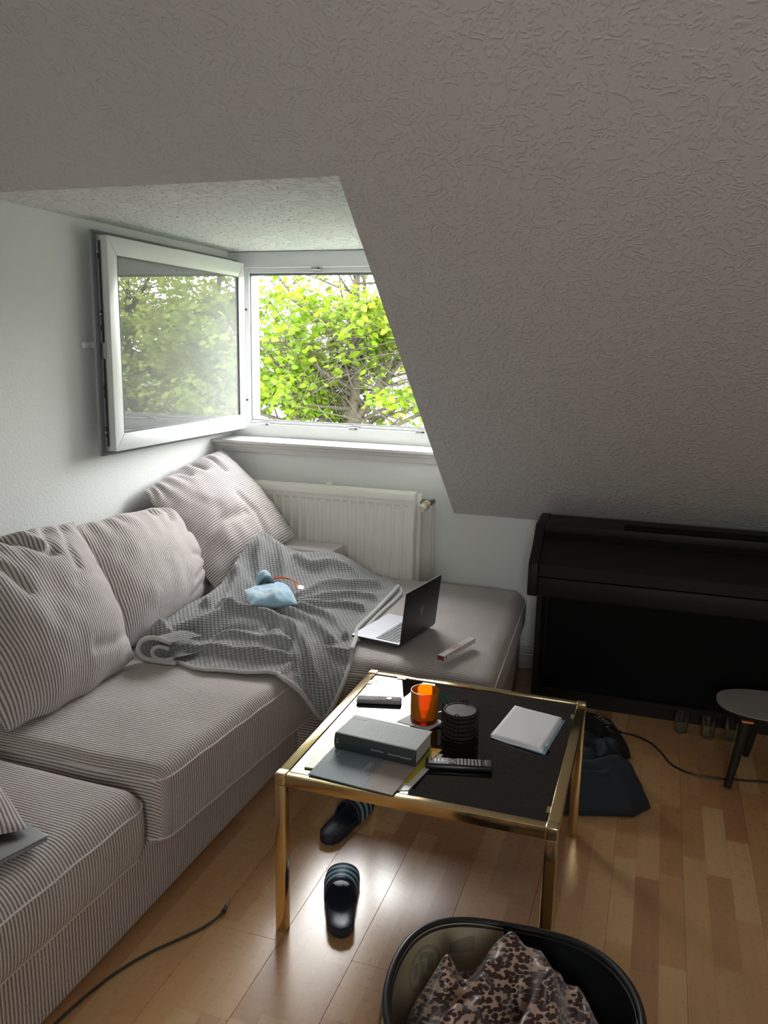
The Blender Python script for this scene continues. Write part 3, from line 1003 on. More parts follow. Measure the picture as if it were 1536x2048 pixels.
for z in (1.892, 1.652, 1.175):
    lk.lathe([(0.0, 0.0), (0.006, 0.0), (0.006, 0.008), (0.0045, 0.010), (0.0, 0.010)], 14, I(xi + 0.027, ya - 0.004, z) @ Matrix.Rotation(R(90), 4, 'X'), 1)
rnd = random.Random(4)
for i in range(16):
    z = 1.27 + i * 0.011 + rnd.uniform(-.003, .003)
    lk.box((xi + rnd.uniform(0.026, 0.034), ya - 0.006, z), (xi + 0.038, ya - 0.003, z + 0.005), 0)
lk.build('lock_rail', ['darkgap', 'steel'], so)
ed = MB()
ring(ed, xm + 0.010, xo + 0.0008, ya + 0.060, yb - 0.060, za + 0.072, zb - 0.072, 0.005, 0.005, bev=0.001)
ed.build('glazing_gasket', 'gasket', so)
MB().box((xm + 0.018, ya + 0.062, za + 0.074), (xo - 0.008, yb - 0.062, zb - 0.074), 0).build('glass_pane', 'pane', so)
hd = MB().box((xi - 0.030, ya - 0.005, 1.515), (xi, ya + 0.030, 1.545), 0, bev=0.006, seg=3)
hd.box((xi - 0.042, ya - 0.055, 1.516), (xi - 0.022, ya + 0.030, 1.544), 0, bev=0.009, seg=3)
hd.build('window_handle', 'pvc', so)
hg = MB()
for z in (1.13, 1.925):
    hg.tube([(0.075, 0.146, z - 0.035), (0.075, 0.146, z + 0.035)], 0.010, 12)
hg.box((0.074, -0.45, zb + 0.003), (0.082, 0.06, zb + 0.008), 0)
hg.build('hinge', 'pvc', win)

# added rear window, unseen behind the camera, brings in fill light
w2 = struct('fill_window', (2.6, YN - 0.07, 1.5))
r2 = MB()
for (x0, x1, z0, z1) in ((2.2, 2.26, 1.15, 2.05), (2.94, 3.0, 1.15, 2.05), (2.2, 3.0, 1.15, 1.21), (2.2, 3.0, 1.99, 2.05), (2.575, 2.625, 1.15, 2.05)):
    r2.box((x0, YN - 0.11, z0), (x1, YN - 0.05, z1), 0, bev=0.004)
r2.build('window_frame', 'pvc', w2)
for (x0, x1) in ((2.26, 2.575), (2.625, 2.94)):
    MB().box((x0, YN - 0.084, 1.21), (x1, YN - 0.078, 1.99)).build('glass_pane', 'clear', w2)

# ------------------------------------------------------------------ radiator with valve and pipes
rad = thing('radiator', (0.67, -0.07, 0.12), 'cream ribbed panel radiator on the wall below the window sill', 'radiator')
x0, x1, z0, z1 = 0.13, 1.142, 0.13, 0.848
yf, ybk = -0.112, -0.040
nx = 400
xs = np.linspace(x0, x1, nx)
zz = np.concatenate([np.linspace(z0, z0 + 0.05, 6), np.linspace(z0 + 0.06, z1 - 0.085, 8), np.linspace(z1 - 0.078, z1 - 0.028, 12), [z1 - 0.018, z1 - 0.008, z1 - 0.002]])
Xg, Zg = np.meshgrid(xs, zz, indexing='ij')
pit = 0.0458
ph = (Xg - (x1 - 0.062)) / pit
wv = np.abs(np.mod(ph + 0.5, 1) - 0.5) * 2          # 0 at rib centre
ribh = np.clip(1.25 - wv * 1.9, 0, 1)
ribh = ribh * ribh * (3 - 2 * ribh)
e = np.clip((z1 - 0.052 - Zg - 0.006 * wv) / 0.016, 0, 1) * np.clip((Zg - z0 - 0.04) / 0.02, 0, 1)
inx = np.clip((Xg - x0 - 0.028) / 0.006, 0, 1) * np.clip((x1 - 0.028 - Xg) / 0.006, 0, 1)
ridge = np.exp(-((Zg - (z1 - 0.030)) / 0.008) ** 2) * 0.004
dep = 0.014 * e * inx * (1 - ribh)
Yg = yf + dep - ridge
rnd_ = np.clip((0.010 - (z1 - Zg)) / 0.010, 0, 1)
Yg = Yg + 0.010 * (1 - np.sqrt(np.clip(1 - rnd_ ** 2, 0, 1)))
pm = MB()
pm.grid(np.stack([Xg, Yg, Zg], -1))
pm.build('front_panel', 'rad', rad, sharp=60)
bk = MB()
bk.box((x0, yf + 0.0095, z0), (x1, yf + 0.024, z1 - 0.001), 0, bev=0.004, seg=2)
bk.box((x0 + 0.01, ybk - 0.018, z0), (x1 + 0.022, ybk, z1 - 0.004), 0, bev=0.004, seg=2)
bk.build('rear_panel', 'rad', rad)
tp = MB()
tp.box((x0 + 0.004, yf + 0.022, z1 - 0.016), (x1 + 0.004, ybk - 0.016, z1 + 0.006), 0, bev=0.004, seg=2)
tp.box((x1 - 0.006, yf + 0.02, z0 + 0.01), (x1 + 0.003, ybk - 0.014, z1 - 0.01), 0, bev=0.002)
tp.build('casing', 'rad', rad)
MB().box((0.655, -0.038, z1 - 0.012), (0.672, -0.001, z1 + 0.014), 0, bev=0.002).build('wall_bracket', 'rad', rad)
vl = MB()
vl.tube([(x1 + 0.02, -0.07, 0.800), (x1 + 0.075, -0.062, 0.800)], 0.010, 14)
vl.lathe([(0.0, -0.018), (0.012, -0.018), (0.014, -0.004), (0.014, 0.004), (0.011, 0.018), (0.0, 0.018)], 16, I(x1 + 0.045, -0.066, 0.806) @ Matrix.Rotation(R(90), 4, 'Y'))
vl.lathe([(0.0, -0.014), (0.012, -0.014), (0.012, 0.014), (0.0, 0.014)], 16, I(x1 + 0.078, -0.055, 0.808) @ Matrix.Rotation(R(90), 4, 'X'))
vo = vl.build('valve', 'brassy', rad)
hd = MB()
hm = frame4((x1 + 0.052, -0.078, 0.802), (0, 0, 1), Vector((1, 0.2, 0)))
ax = Vector((-0.30, -0.90, -0.42)).normalized()
q_ = ax.to_track_quat('Z', 'Y').to_matrix().to_4x4()
hm = I(x1 + 0.058, -0.075, 0.803) @ q_
hd.lathe([(0.0, -0.002), (0.017, -0.002), (0.018, 0.006), (0.0215, 0.012), (0.0215, 0.040), (0.020, 0.044), (0.020, 0.052), (0.017, 0.056), (0.0, 0.057)], 32, hm)
ho = hd.build('thermostat_knob', 'knob', rad)
sl_ = MB()
for i in range(18):
    a = 2 * math.pi * i / 18
    sl_.box((0.0208, -0.0012, 0.014), (0.0221, 0.0012, 0.038), 0, mat=hm @ Matrix.Rotation(a, 4, 'Z'))
sl_.build('knob_slots', 'brassy', ho)
pp = thing('heating_pipe', (1.22, -0.03, 0.0), 'thin cream painted heating pipe running down from radiator valve and along wall', 'pipe')
MB().tube(spline([(1.222, -0.035, 0.812), (1.222, -0.030, 0.55), (1.224, -0.028, 0.25), (1.232, -0.028, 0.125), (1.27, -0.028, 0.113), (1.6, -0.028, 0.112), (2.2, -0.028, 0.112), (3.4, -0.028, 0.112)], 8), 0.0085, 10).build('riser', 'pipe', pp)
MB().tube([(0.9, -0.028, 0.082), (3.4, -0.028, 0.082)], 0.0085, 10).build('return_pipe', 'pipe', pp)

# ------------------------------------------------------------------ corner sofa
sofa = thing('corner_sofa', (0.55, -1.5, 0.0), 'large grey corduroy corner sofa with chaise, along left wall and under the window', 'sofa')
def upholster(name, quad, z0, z1, r, mats='cord', seam=None, low=None, **kw):
    o = softbox(quad, z0, z1, r, **kw).build(name, mats, sofa, sharp=None)
    for z, off in (seam or []):
        MB().tube(seamloop(quad, z, r, off), 0.0028, 6, closed=True).build('piping', 'piping', o)
    return o
# plinths
upholster('base', [(0.02, -3.02), (1.015, -3.02), (1.025, -1.20), (0.02, -1.20)], 0.012, 0.225, 0.022, 'cordb', n=20)
upholster('base', [(0.02, -1.205), (1.69, -1.205), (1.665, -0.115), (0.02, -0.115)], 0.012, 0.30, 0.022, 'cordb', n=20)
# backs
upholster('backrest', [(0.012, -3.02), (0.21, -3.02), (0.21, -0.13), (0.012, -0.13)], 0.20, 0.57, 0.03, 'cord', n=14)
upholster('backrest', [(0.02, -0.335), (0.795, -0.335), (0.795, -0.125), (0.02, -0.125)], 0.25, 0.575, 0.022, 'cord', n=20, seam=None)
bk2 = MB().tube([(0.7935, -0.325, 0.40), (0.7935, -0.325, 0.56), (0.7935, -0.315, 0.572), (0.7935, -0.145, 0.572), (0.7935, -0.13, 0.56), (0.7935, -0.13, 0.40)], 0.003, 6)
bk2.build('piping', 'cordb', sofa)
# seat cushions
qa = [(0.20, -3.0), (1.010, -3.0), (1.040, -2.185), (0.20, -2.175)]
upholster('seat_cushion', qa, 0.19, 0.402, 0.055, 'cord', seam=[(0.357, 0.007), (0.212, -0.0065)], crown=0.022, side_bulge=0.012, seed=2, n=34)
qb = [(0.20, -2.155), (1.062, -2.155), (1.135, -1.19), (0.20, -1.19)]
upholster('seat_cushion', qb, 0.20, 0.430, 0.040, 'cord', seam=[(0.402, 0.0025), (0.228, 0.0025)], crown=0.018, side_bulge=0.010, seed=5, n=34)
qc = [(0.20, -1.225), (1.762, -1.225), (1.700, -0.080), (0.20, -0.080)]
upholster('chaise_cushion', qc, 0.225, 0.420, 0.055, 'cord', seam=[(0.378, 0.006)], crown=0.022, side_bulge=0.012, seed=8, n=34)
sk = softbox([(1.50, -1.212), (1.745, -1.212), (1.690, -0.095), (1.50, -0.095)], 0.02, 0.33, 0.03, n=18).build('chaise_side', 'cordb', sofa, sharp=None)

# ------------------------------------------------------------------ loose back cushions
def cushion(label, c00, c10, c11, c01, T, **kw):
    q = np.array([c00, c10, c11, c01], float)
    mb, nr = pillow(c00, c10, c11, c01, T, **kw)
    loc = q.mean(0)
    o = mb.build('cushion', 'cordl', None, sharp=None)
    # top-level mesh: move its origin to the base
    for v in o.data.vertices:
        v.co -= Vector(loc)
    o.location = loc
    tagp(o, label, 'cushion', 'back cushions of the corner sofa')
    return o
cushion('big grey corduroy back cushion cut off by the left picture edge, leaning on sofa back',
        (0.565, -2.16, 0.462), (0.570, -1.57, 0.462), (0.15, -1.33, 0.868), (0.13, -2.02, 0.87), 0.125, seed=3, freq=8, low=0.25, bow=0.06, pucker=0.016,
        creases=[(-0.022, 0.07, [(-0.1, 0.9), (0.12, 0.62), (0.2, 0.5)]), (-0.018, 0.06, [(0.42, 0.88), (0.30, 0.62), (0.28, 0.48)]), (0.02, 0.08, [(0.12, 0.9), (0.22, 0.65)]), (-0.012, 0.05, [(0.7, 0.9), (0.5, 0.5), (0.42, 0.2)]), (-0.014, 0.06, [(0.95, -0.7), (0.6, -0.75), (0.2, -0.7)]), (-0.01, 0.05, [(0.95, 0.3), (0.7, 0.1), (0.3, 0.0)]), (-0.015, 0.05, [(-0.7, 0.95), (-0.4, 0.5), (-0.3, 0.1)])])
cushion('middle grey corduroy back cushion leaning on the wall beside the folded blanket edge',
        (0.50, -1.56, 0.462), (0.41, -0.80, 0.462), (0.14, -0.535, 0.795), (0.15, -1.33, 0.85), 0.115, seed=11, freq=7, low=0.22, bow=0.05, pucker=0.014,
        creases=[(-0.02, 0.05, [(0.15, 1.0), (0.2, 0.78)]), (-0.016, 0.05, [(0.4, 1.0), (0.42, 0.8), (0.36, 0.6)]), (-0.010, 0.05, [(1.0, -0.2), (0.7, -0.3), (0.45, -0.2)]), (-0.012, 0.06, [(1.0, -0.55), (0.72, -0.5), (0.4, -0.62)]), (-0.008, 0.05, [(1.0, -0.8), (0.6, -0.75), (0.3, -0.85)]), (-0.012, 0.06, [(0.95, 0.95), (0.7, 0.6), (0.6, 0.3)])])
cushion('grey corduroy corner cushion tilted diagonally below the open window sash',
        (0.485, -0.86, 0.50), (0.545, -0.185, 0.615), (0.055, -0.03, 1.0), (0.05, -0.74, 0.885), 0.105, seed=21, freq=9, low=0.1, bow=0.03, rib='v', pucker=0.015,
        creases=[(-0.02, 0.05, [(-0.3, 1.0), (-0.2, 0.75)]), (-0.022, 0.05, [(0.1, 1.0), (0.12, 0.72)]), (-0.02, 0.05, [(0.5, 1.0), (0.42, 0.7), (0.4, 0.5)]), (-0.016, 0.07, [(-0.9, -0.4), (-0.4, -0.2), (0.1, -0.3)]), (-0.014, 0.06, [(0.2, -0.9), (0.3, -0.4), (0.2, 0.0)])])
c4 = cushion('small grey corduroy cushion lying on the closed laptop at the left picture edge',
        (0.60, -2.93, 0.475), (0.945, -2.505, 0.452), (0.60, -2.30, 0.475), (0.30, -2.70, 0.475), 0.075, seed=31, freq=6, low=0.0, bow=0.0, pucker=0.008, back=0.25)
# ------------------------------------------------------------------ grey blanket
OUT = [(0.523,-1.476,.455),(0.605,-1.53,.452),(0.686,-1.513,.452),(0.821,-1.556,.462),(0.907,-1.536,.462),(0.989,-1.513,.458),(1.059,-1.484,.456),(1.118,-1.5,.440),(1.160,-1.465,.385),(1.183,-1.424,.315),(1.205,-1.398,.27),(1.226,-1.384,.29),(1.240,-1.341,.335),(1.247,-1.274,.39),(1.232,-1.18,.425),(1.202,-1.053,.446),(1.179,-.983,.456),(1.173,-.844,.456),(1.17,-.664,.46),(1.167,-.496,.465),(1.162,-.399,.47),(1.102,-.336,.475),(1.021,-.316,.49),(.923,-.292,.53),(.878,-.343,.57),(.828,-.409,.60),(.758,-.45,.60),(.663,-.438,.60),(.611,-.465,.63),(.586,-.502,.66),(.557,-.522,.69),(.531,-.535,.70),(.532,-.598,.69),(.542,-.655,.68),(.538,-.741,.64),(.551,-.811,.62),(.558,-.86,.60),(.532,-.887,.56),(.552,-.985,.55),(.544,-1.043,.54),(.509,-1.146,.52),(.498,-1.271,.50),(.517,-1.397,.50),(.527,-1.465,.49)]
INN = [(.66,-1.35,.478),(.80,-1.35,.482),(.95,-1.35,.48),(1.05,-1.33,.465),(.70,-1.15,.50),(.85,-1.1,.505),(1.0,-1.1,.485),(1.1,-1.1,.468),(.70,-.95,.488),(.80,-.92,.478),(.95,-.9,.488),(1.08,-.85,.475),(.68,-.80,.49),(.62,-.74,.54),(.60,-.66,.60),(.66,-.60,.575),(.75,-.70,.50),(.80,-.58,.53),(.90,-.70,.497),(1.0,-.62,.487),(1.08,-.55,.48),(.90,-.5,.53),(1.0,-.42,.49),(1.12,-1.36,.40),(1.17,-1.30,.375),(.60,-1.25,.50),(.62,-1.0,.51)]
RID = [ # crest lines (x,y) with amplitude and width
 (0.030, 0.026, [(.66,-1.13),(.78,-1.09),(.90,-1.12),(1.00,-1.19),(1.08,-1.26),(1.14,-1.33)]),
 (0.022, 0.022, [(.84,-1.00),(.95,-1.03),(1.05,-1.08),(1.13,-1.14)]),
 (0.020, 0.018, [(.84,-.94),(.93,-.93),(1.05,-.95),(1.13,-1.02),(1.17,-1.08)]),
 (0.026, 0.022, [(.80,-.86),(.85,-.76),(.90,-.66),(.98,-.56),(1.08,-.46)]),
 (0.020, 0.018, [(.84,-.90),(.92,-.80),(1.00,-.71),(1.12,-.62)]),
 (0.018, 0.016, [(.90,-.89),(1.0,-.82),(1.12,-.77)]),
 (0.030, 0.028, [(.52,-1.42),(.60,-1.33),(.66,-1.22),(.70,-1.13)]),
 (0.020, 0.024, [(.58,-1.40),(.70,-1.42),(.82,-1.43),(.95,-1.40),(1.05,-1.37)]),
 (0.016, 0.020, [(.74,-1.30),(.86,-1.30),(.96,-1.28),(1.06,-1.32),(1.12,-1.40)]),
 (0.030, 0.020, [(.565,-.82),(.60,-.88),(.62,-.97),(.64,-1.06)]),
 (0.024, 0.020, [(.55,-.90),(.57,-1.0),(.58,-1.1)]),
 (0.030, 0.024, [(.555,-.60),(.60,-.68),(.64,-.75)]),
 (0.020, 0.022, [(.62,-.52),(.68,-.60),(.72,-.68),(.74,-.76)]),
 (0.018, 0.022, [(.70,-.50),(.78,-.52),(.88,-.46),(.95,-.42)]),
 (0.014, 0.016, [(.88,-1.20),(.96,-1.24),(1.04,-1.30)]),
 (-0.018, 0.030, [(.60,-1.36),(.70,-1.30),(.78,-1.22),(.90,-1.20)]),
 (-0.020, 0.028, [(.66,-.86),(.72,-.98),(.80,-.96),(.80,-.88)]),
]
zf0 = tps(OUT + INN)
def zblanket(x, y):
    z = zf0(x, y)
    d, _, _ = distpoly(x, y, [p[:2] for p in OUT])
    edge = np.clip(d / 0.04, 0, 1)
    h = np.zeros_like(z)
    for A, wd, ln in RID:
        dd, _, _ = distpoly(x, y, [tuple(p) for p in spline([(a, b, 0) for a, b in ln], 5)] and [(p.x, p.y) for p in spline([(a, b, 0) for a, b in ln], 5)], closed=False)
        h += A * np.exp(-(dd / wd) ** 2)
    h += 0.006 * vnoise(x * 11 + 3, y * 7, 5) + 0.004 * vnoise(x * 23, y * 15, 8)
    floor_ = np.where(y < -1.19, np.where(x < 1.085, 0.4515, 0.0), 0.4475)
    return np.maximum(z + h * (0.12 + 0.88 * edge) * 1.35, floor_ + 0.004)
V_, F_, UV_ = sheet(OUT, 0.0065, zblanket, rot=0.62)
ctr = (0.85, -0.95, 0.45)
bl = thing('blanket', ctr, 'crumpled grey waffle fleece blanket with pale hem spread over the sofa seat', 'blanket')
bm_ = MB()
bm_.add(V_.tolist(), F_.tolist(), 0, UV_.tolist())
bo = bm_.build('fleece', 'blanket', bl, sharp=None)
sd = bo.modifiers.new('thickness', 'SOLIDIFY')
sd.thickness = 0.005
sd.offset = -1
def rim(i0, i1, dz=0.0):
    pts = [OUT[k % len(OUT)] for k in range(i0, i1 + 1)]
    sp = spline(pts, 7)
    a = np.array([(p.x, p.y) for p in sp])
    z = zblanket(a[:, 0], a[:, 1])
    return [(p.x, p.y, float(q) + dz) for p, q in zip(sp, z)]
hm_ = MB()
lo_ = rim(0, 14, -0.002)
curl = [(0.66, -1.40, 0.462), (0.60, -1.425, 0.470), (0.565, -1.462, 0.480), (0.570, -1.50, 0.482), (0.60, -1.512, 0.474), (0.60, -1.49, 0.464), (0.572, -1.475, 0.462)]
hm_.tube(lo_, [0.0075] * len(lo_), 8)
hm_.tube(rim(14, 20, 0.001), 0.0085, 8)
# rolled end of the blanket: the hem curls over itself
roll = [(0.716, .458), (0.656, .4555), (0.605, .458), (0.574, .474), (0.572, .504), (0.600, .532), (0.644, .540), (0.700, .530)]
inner = [(0.707, .473), (0.665, .463), (0.632, .471), (0.626, .492), (0.650, .510), (0.690, .508)]
for ln, r_ in ((roll, 0.0085), (inner, 0.0070)):
    hm_.tube(spline([(x, -1.545 + 0.02 * (x - 0.57), z) for x, z in ln], 7), r_, 8)
# second, lower layer of hem showing next to the laptop
hm_.tube(spline([(1.168, -0.395, 0.462), (1.188, -0.44, 0.450), (1.192, -0.56, 0.447), (1.190, -0.72, 0.447), (1.196, -0.88, 0.447), (1.205, -0.99, 0.447), (1.212, -1.06, 0.446)], 6), 0.0085, 8)
hm_.build('hem', 'hem', bl)
rl = MB()
for ln in (roll, inner):
    sp_ = [(p.x, p.z) for p in spline([(x, 0, z) for x, z in ln], 7)]
    g_ = np.array([[(x + 0.02 * k, -1.545 + 0.02 * (x - 0.57) + 0.035 * k, z) for k in range(4)] for x, z in sp_])
    uv_ = np.array([[(0.01 * i, 0.035 * k) for k in range(4)] for i in range(len(sp_))])
    rl.grid(g_, uv_)
rl.build('rolled_end', 'blanket', bl, sharp=None)
# under layer between the two hems
ul = MB()
us = np.array([[(1.10, -0.40, .455), (1.178, -0.42, .450)], [(1.10, -0.56, .452), (1.188, -0.56, .448)], [(1.10, -0.72, .452), (1.188, -0.72, .448)], [(1.10, -0.88, .452), (1.194, -0.88, .448)], [(1.12, -1.05, .450), (1.208, -1.05, .447)]])
ul.grid(us, us[..., :2])
ul.build('lower_layer', 'hem', bl)
# ------------------------------------------------------------------ hot water bottle
hb = thing('hot_water_bottle', (0.75, -0.87, 0.50), 'small light blue fleece covered hot water bottle lying on the grey blanket', 'hot water bottle')
mb, nr = pillow((0.780, -1.105, 0.545), (0.925, -0.985, 0.530), (0.780, -0.775, 0.535), (0.668, -0.950, 0.548), 0.041, n=40, bow=0.03, pucker=0.002, low=0.0, seed=2, front=1.0, back=0.8)
body = mb.build('body', 'fleeceblue', hb, sharp=None)
nk = MB()
c0, c1 = Vector((0.738, -0.890, 0.556)), Vector((0.700, -0.836, 0.560))
dirn = (c1 - c0).normalized()
qn = dirn.to_track_quat('Z', 'Y').to_matrix().to_4x4()
nk.lathe([(0.046, -0.012), (0.034, 0.004), (0.029, 0.012), (0.031, 0.018), (0.028, 0.024), (0.030, 0.030), (0.027, 0.036), (0.032, 0.046), (0.040, 0.062), (0.043, 0.080), (0.041, 0.086), (0.030, 0.088), (0.0, 0.084)], 30, I(*c0) @ qn @ Matrix.Diagonal((0.80, 1.15, 0.85, 1)))
nk.build('neck', 'fleeceblue', hb, sharp=None)
cd = MB().tube(spline([(0.715, -0.815, 0.568), (0.735, -0.775, 0.566), (0.77, -0.745, 0.556), (0.805, -0.755, 0.545), (0.83, -0.785, 0.538), (0.85, -0.82, 0.535)], 8), 0.0022, 6)
cd.tube(spline([(0.715, -0.81, 0.562), (0.74, -0.768, 0.560), (0.78, -0.737, 0.549), (0.815, -0.748, 0.540), (0.843, -0.78, 0.532)], 8), 0.0022, 6)
cd.build('drawstring', 'orangecord', hb)
MB().box((-0.012, -0.020, 0), (0.012, 0.020, 0.0012), 0, mat=frame4((0.855, -0.800, 0.540), (0.8, 0.35, -0.15), (-0.3, 0.9, 0.1))).build('care_label', 'tag', hb)

# ------------------------------------------------------------------ open laptop on the chaise
lp = thing('laptop', (1.30, -0.93, 0.447), 'open dark grey laptop standing on the chaise seat beside the blanket', 'laptop')
hA, hB = Vector((1.3865, -1.091, 0.4465)), Vector((1.4405, -0.794, 0.4465))
ex = (hB - hA).normalized()
ey = Vector((-ex.y, ex.x, 0))            # points away from the hinge towards the user (to -x)
if ey.x > 0: ey = -ey
Lm = frame4(hA + Vector((0, 0, 0)), ex, ey)     # local x along hinge, y towards user, z up?
if Lm.to_3x3() @ Vector((0, 0, 1)) @ Vector((0, 0, 1)) < 0 if False else (Lm.to_3x3() @ Vector((0, 0, 1))).z < 0:
    Lm = frame4(hB, -ex, ey)
W_, D_ = 0.302, 0.212
b_ = MB().box((0, 0, -0.0005), (W_, D_, 0.0115), 0, bev=0.0035, mat=Lm, seg=3)
base = b_.build('base', 'alu_dark', lp)
dk = MB().box((0.002, 0.002, 0.0112), (W_ - 0.002, D_ - 0.002, 0.0122), 0, bev=0.0004, mat=Lm).build('palm_rest', 'alu_pale', base)
MB().box((W_ / 2 - 0.062, D_ - 0.083, 0.0121), (W_ / 2 + 0.062, D_ - 0.006, 0.0124), 0, mat=Lm).build('trackpad', 'alu_pale', base)
ky = MB()
kb = MB().box((0.018, 0.016, 0.0121), (W_ - 0.018, 0.112, 0.0124), 0, mat=Lm)
kb.build('keyboard_well', 'alu_dark', base)
for r_ in range(6):
    n_ = 14
    for k in range(n_):
        wx = (W_ - 0.040) / n_
        x_ = 0.020 + wx * k
        y_ = 0.018 + 0.0155 * r_
        if r_ == 5 and 4 <= k <= 8:
            if k == 4:
                ky.box((x_ + .0008, y_, 0.0122), (x_ + 5 * wx - .0008, y_ + 0.0138, 0.0137), 0, bev=0.0006, mat=Lm)
            continue
        ky.box((x_ + .0008, y_, 0.0122), (x_ + wx - .0008, y_ + (0.0138 if r_ else 0.009), 0.0137), 0, bev=0.0006, mat=Lm)
ko = ky.build('keys', 'key', base)
ko['kind'] = 'stuff'
ph_ = R(6.0)
up = Vector((0, 0, 1)) * math.cos(ph_) + Vector((-ey.x, -ey.y, 0)) * math.sin(ph_)
Hm = frame4(hA + Vector((0, 0, 0.008)) if Lm.translation == hA else hA + Vector((0, 0, 0.008)), ex, up)
nz_ = Hm.to_3x3() @ Vector((0, 0, 1))
out = 1 if nz_.dot(-ey) > 0 else -1     # +1: local z faces away from the user
z_a, z_b = (0.0, 0.0048) if out > 0 else (-0.0048, 0.0)
ld = MB().box((0, 0, z_a), (W_, 0.208, z_b), 0, bev=0.0022, mat=Hm, seg=3)
lid = ld.build('lid', 'alu_dark', lp)
zi = (-0.0004, 0.0002) if out > 0 else (-0.0002, 0.0004)
MB().box((0.003, 0.004, zi[0]), (W_ - 0.003, 0.205, zi[1]), 0, mat=Hm).build('screen', 'screen', lid)
MB().tube([Hm @ Vector((0.002, 0.2078, (z_a + z_b) / 2)), Hm @ Vector((W_ - 0.002, 0.2078, (z_a + z_b) / 2))], 0.0016, 8).build('lid_edge', 'alu_pale', lid)
# fruit emblem on the lid
zl = z_b + 0.0001 if out > 0 else z_a - 0.0001
lg = MB()
pts = []
for k in range(40):
    a = 2 * math.pi * k / 40
    r_ = 0.0155 * (1 - 0.10 * math.cos(2 * a)) * (1 - 0.16 * math.exp(-((a - math.pi / 2) / 0.35) ** 2)) * (1 - 0.10 * math.exp(-((a - 3 * math.pi / 2) / 0.3) ** 2))
    x_, y_ = r_ * math.cos(a), r_ * math.sin(a) * 1.05
    if (x_ - 0.0175) ** 2 + (y_ - 0.002) ** 2 < 0.0062 ** 2:
        th_ = math.atan2(y_ - 0.002, x_ - 0.0175)
        x_, y_ = 0.0175 - 0.0060 * abs(math.cos(th_)), 0.002 + 0.0060 * math.sin(th_)
    pts.append((W_ / 2 + x_, 0.104 + y_))
lg.prism(pts, zl - 0.0001, zl + 0.0002, 2, 0, Hm)
lf = [(W_ / 2 + 0.0005 + dx, 0.104 + 0.018 + dy) for dx, dy in ((0, 0), (0.003, 0.001), (0.0055, 0.004), (0.006, 0.008), (0.003, 0.0068), (0.0005, 0.0035))]
lg.prism(lf, zl - 0.0001, zl + 0.0002, 2, 0, Hm)
lg.build('emblem', 'logo', lid)

# ------------------------------------------------------------------ slim carton
cb = thing('carton', (1.60, -1.04, 0.448), 'slim white and red carton lying on the chaise seat behind the open laptop', 'box')
cx_ = Vector((1.6225 - 1.555, -0.905 + 1.14, 0)).normalized()
cm = frame4(Vector((1.550, -1.150, 0.4475)), cx_, Vector((cx_.y, -cx_.x, 0)) * -1)
MB().box((0.0, -0.028, 0), (0.232, 0.0, 0.0185), 0, bev=0.0008, mat=cm).build('sleeve', 'boxwhite', cb)
MB().box((-0.0012, -0.0275, 0.0005), (0.001, -0.0005, 0.0165), 0, mat=cm).build('end_flap', 'boxred', cb)
MB().box((0.012, -0.0284, 0.003), (0.016, -0.0278, 0.018), 0, mat=cm).build('seal', 'inkdark', cb)
MB().box((0.03, -0.0284, 0.0145), (0.12, -0.0278, 0.0175), 0, mat=cm).box((0.0, -0.0010, 0.0183), (0.14, 0.0002, 0.0187), 0, mat=cm).build('red_edge', 'inkred', cb)
text('lettering', 'TEREZ', cm @ I(0.105, -0.014, 0.0187), 0.022, 'inkred', cb)

# ------------------------------------------------------------------ closed laptop on the near seat
l2 = thing('laptop', (0.85, -2.62, 0.425), 'closed dark grey laptop on the nearest sofa seat, partly under a small cushion', 'laptop')
ca = Vector((0.992, -2.497, 0.4265))
e1 = Vector((-0.29, -0.957, 0.0)).normalized()
e2 = Vector((-0.957, 0.29, 0)).normalized()
lm = frame4(ca, e2, e1)
if (lm.to_3x3() @ Vector((0, 0, 1))).z < 0:
    lm = frame4(ca, e1, e2)
    wx_, wy_ = 0.30, 0.21
else:
    wx_, wy_ = 0.21, 0.30
MB().box((0, 0, 0), (wx_, wy_, 0.0085), 0, bev=0.003, mat=lm, seg=3).build('base', 'alu_pale', l2)
MB().box((0, 0, 0.0092), (wx_, wy_, 0.0135), 0, bev=0.0018, mat=lm, seg=3).build('lid', 'alu', l2)

# ------------------------------------------------------------------ coffee table
TX0, TX1, TY0, TY1, TZ = 1.370, 2.092, -2.104, -1.358, 0.462
tb = thing('coffee_table', (1.73, -1.73, 0), 'low square brass framed coffee table with a black glass top', 'table')
lw = 0.029
for (x, y) in ((TX0, TY0), (TX1 - lw, TY0), (TX1 - lw, TY1 - lw), (TX0, TY1 - lw)):
    lg_ = MB().box((x, y, 0.0), (x + lw, y + lw, TZ - 0.031), 0, bev=0.0015, seg=2).build('leg', 'brass', tb)
    MB().box((x - 0.0004, y - 0.0004, TZ - 0.030), (x + lw + 0.0004, y + lw + 0.0004, TZ + 0.002), 0, bev=0.003, seg=3).build('corner_cap', 'brass2', lg_)
rz0, rz1 = TZ - 0.031, TZ
for lo, hi in (((TX0 + lw + .0006, TY0 + 0.001, rz0), (TX1 - lw - .0006, TY0 + lw - 0.002, rz1)), ((TX0 + lw + .0006, TY1 - lw + 0.002, rz0), (TX1 - lw - .0006, TY1 - 0.001, rz1)),
               ((TX0 + 0.001, TY0 + lw + .0006, rz0), (TX0 + lw - 0.002, TY1 - lw - .0006, rz1)), ((TX1 - lw + 0.002, TY0 + lw + .0006, rz0), (TX1 - 0.001, TY1 - lw - .0006, rz1))):
    MB().box(lo, hi, 0, bev=0.0012, seg=2).build('rail', 'brass', tb)
GZ = 0.4585
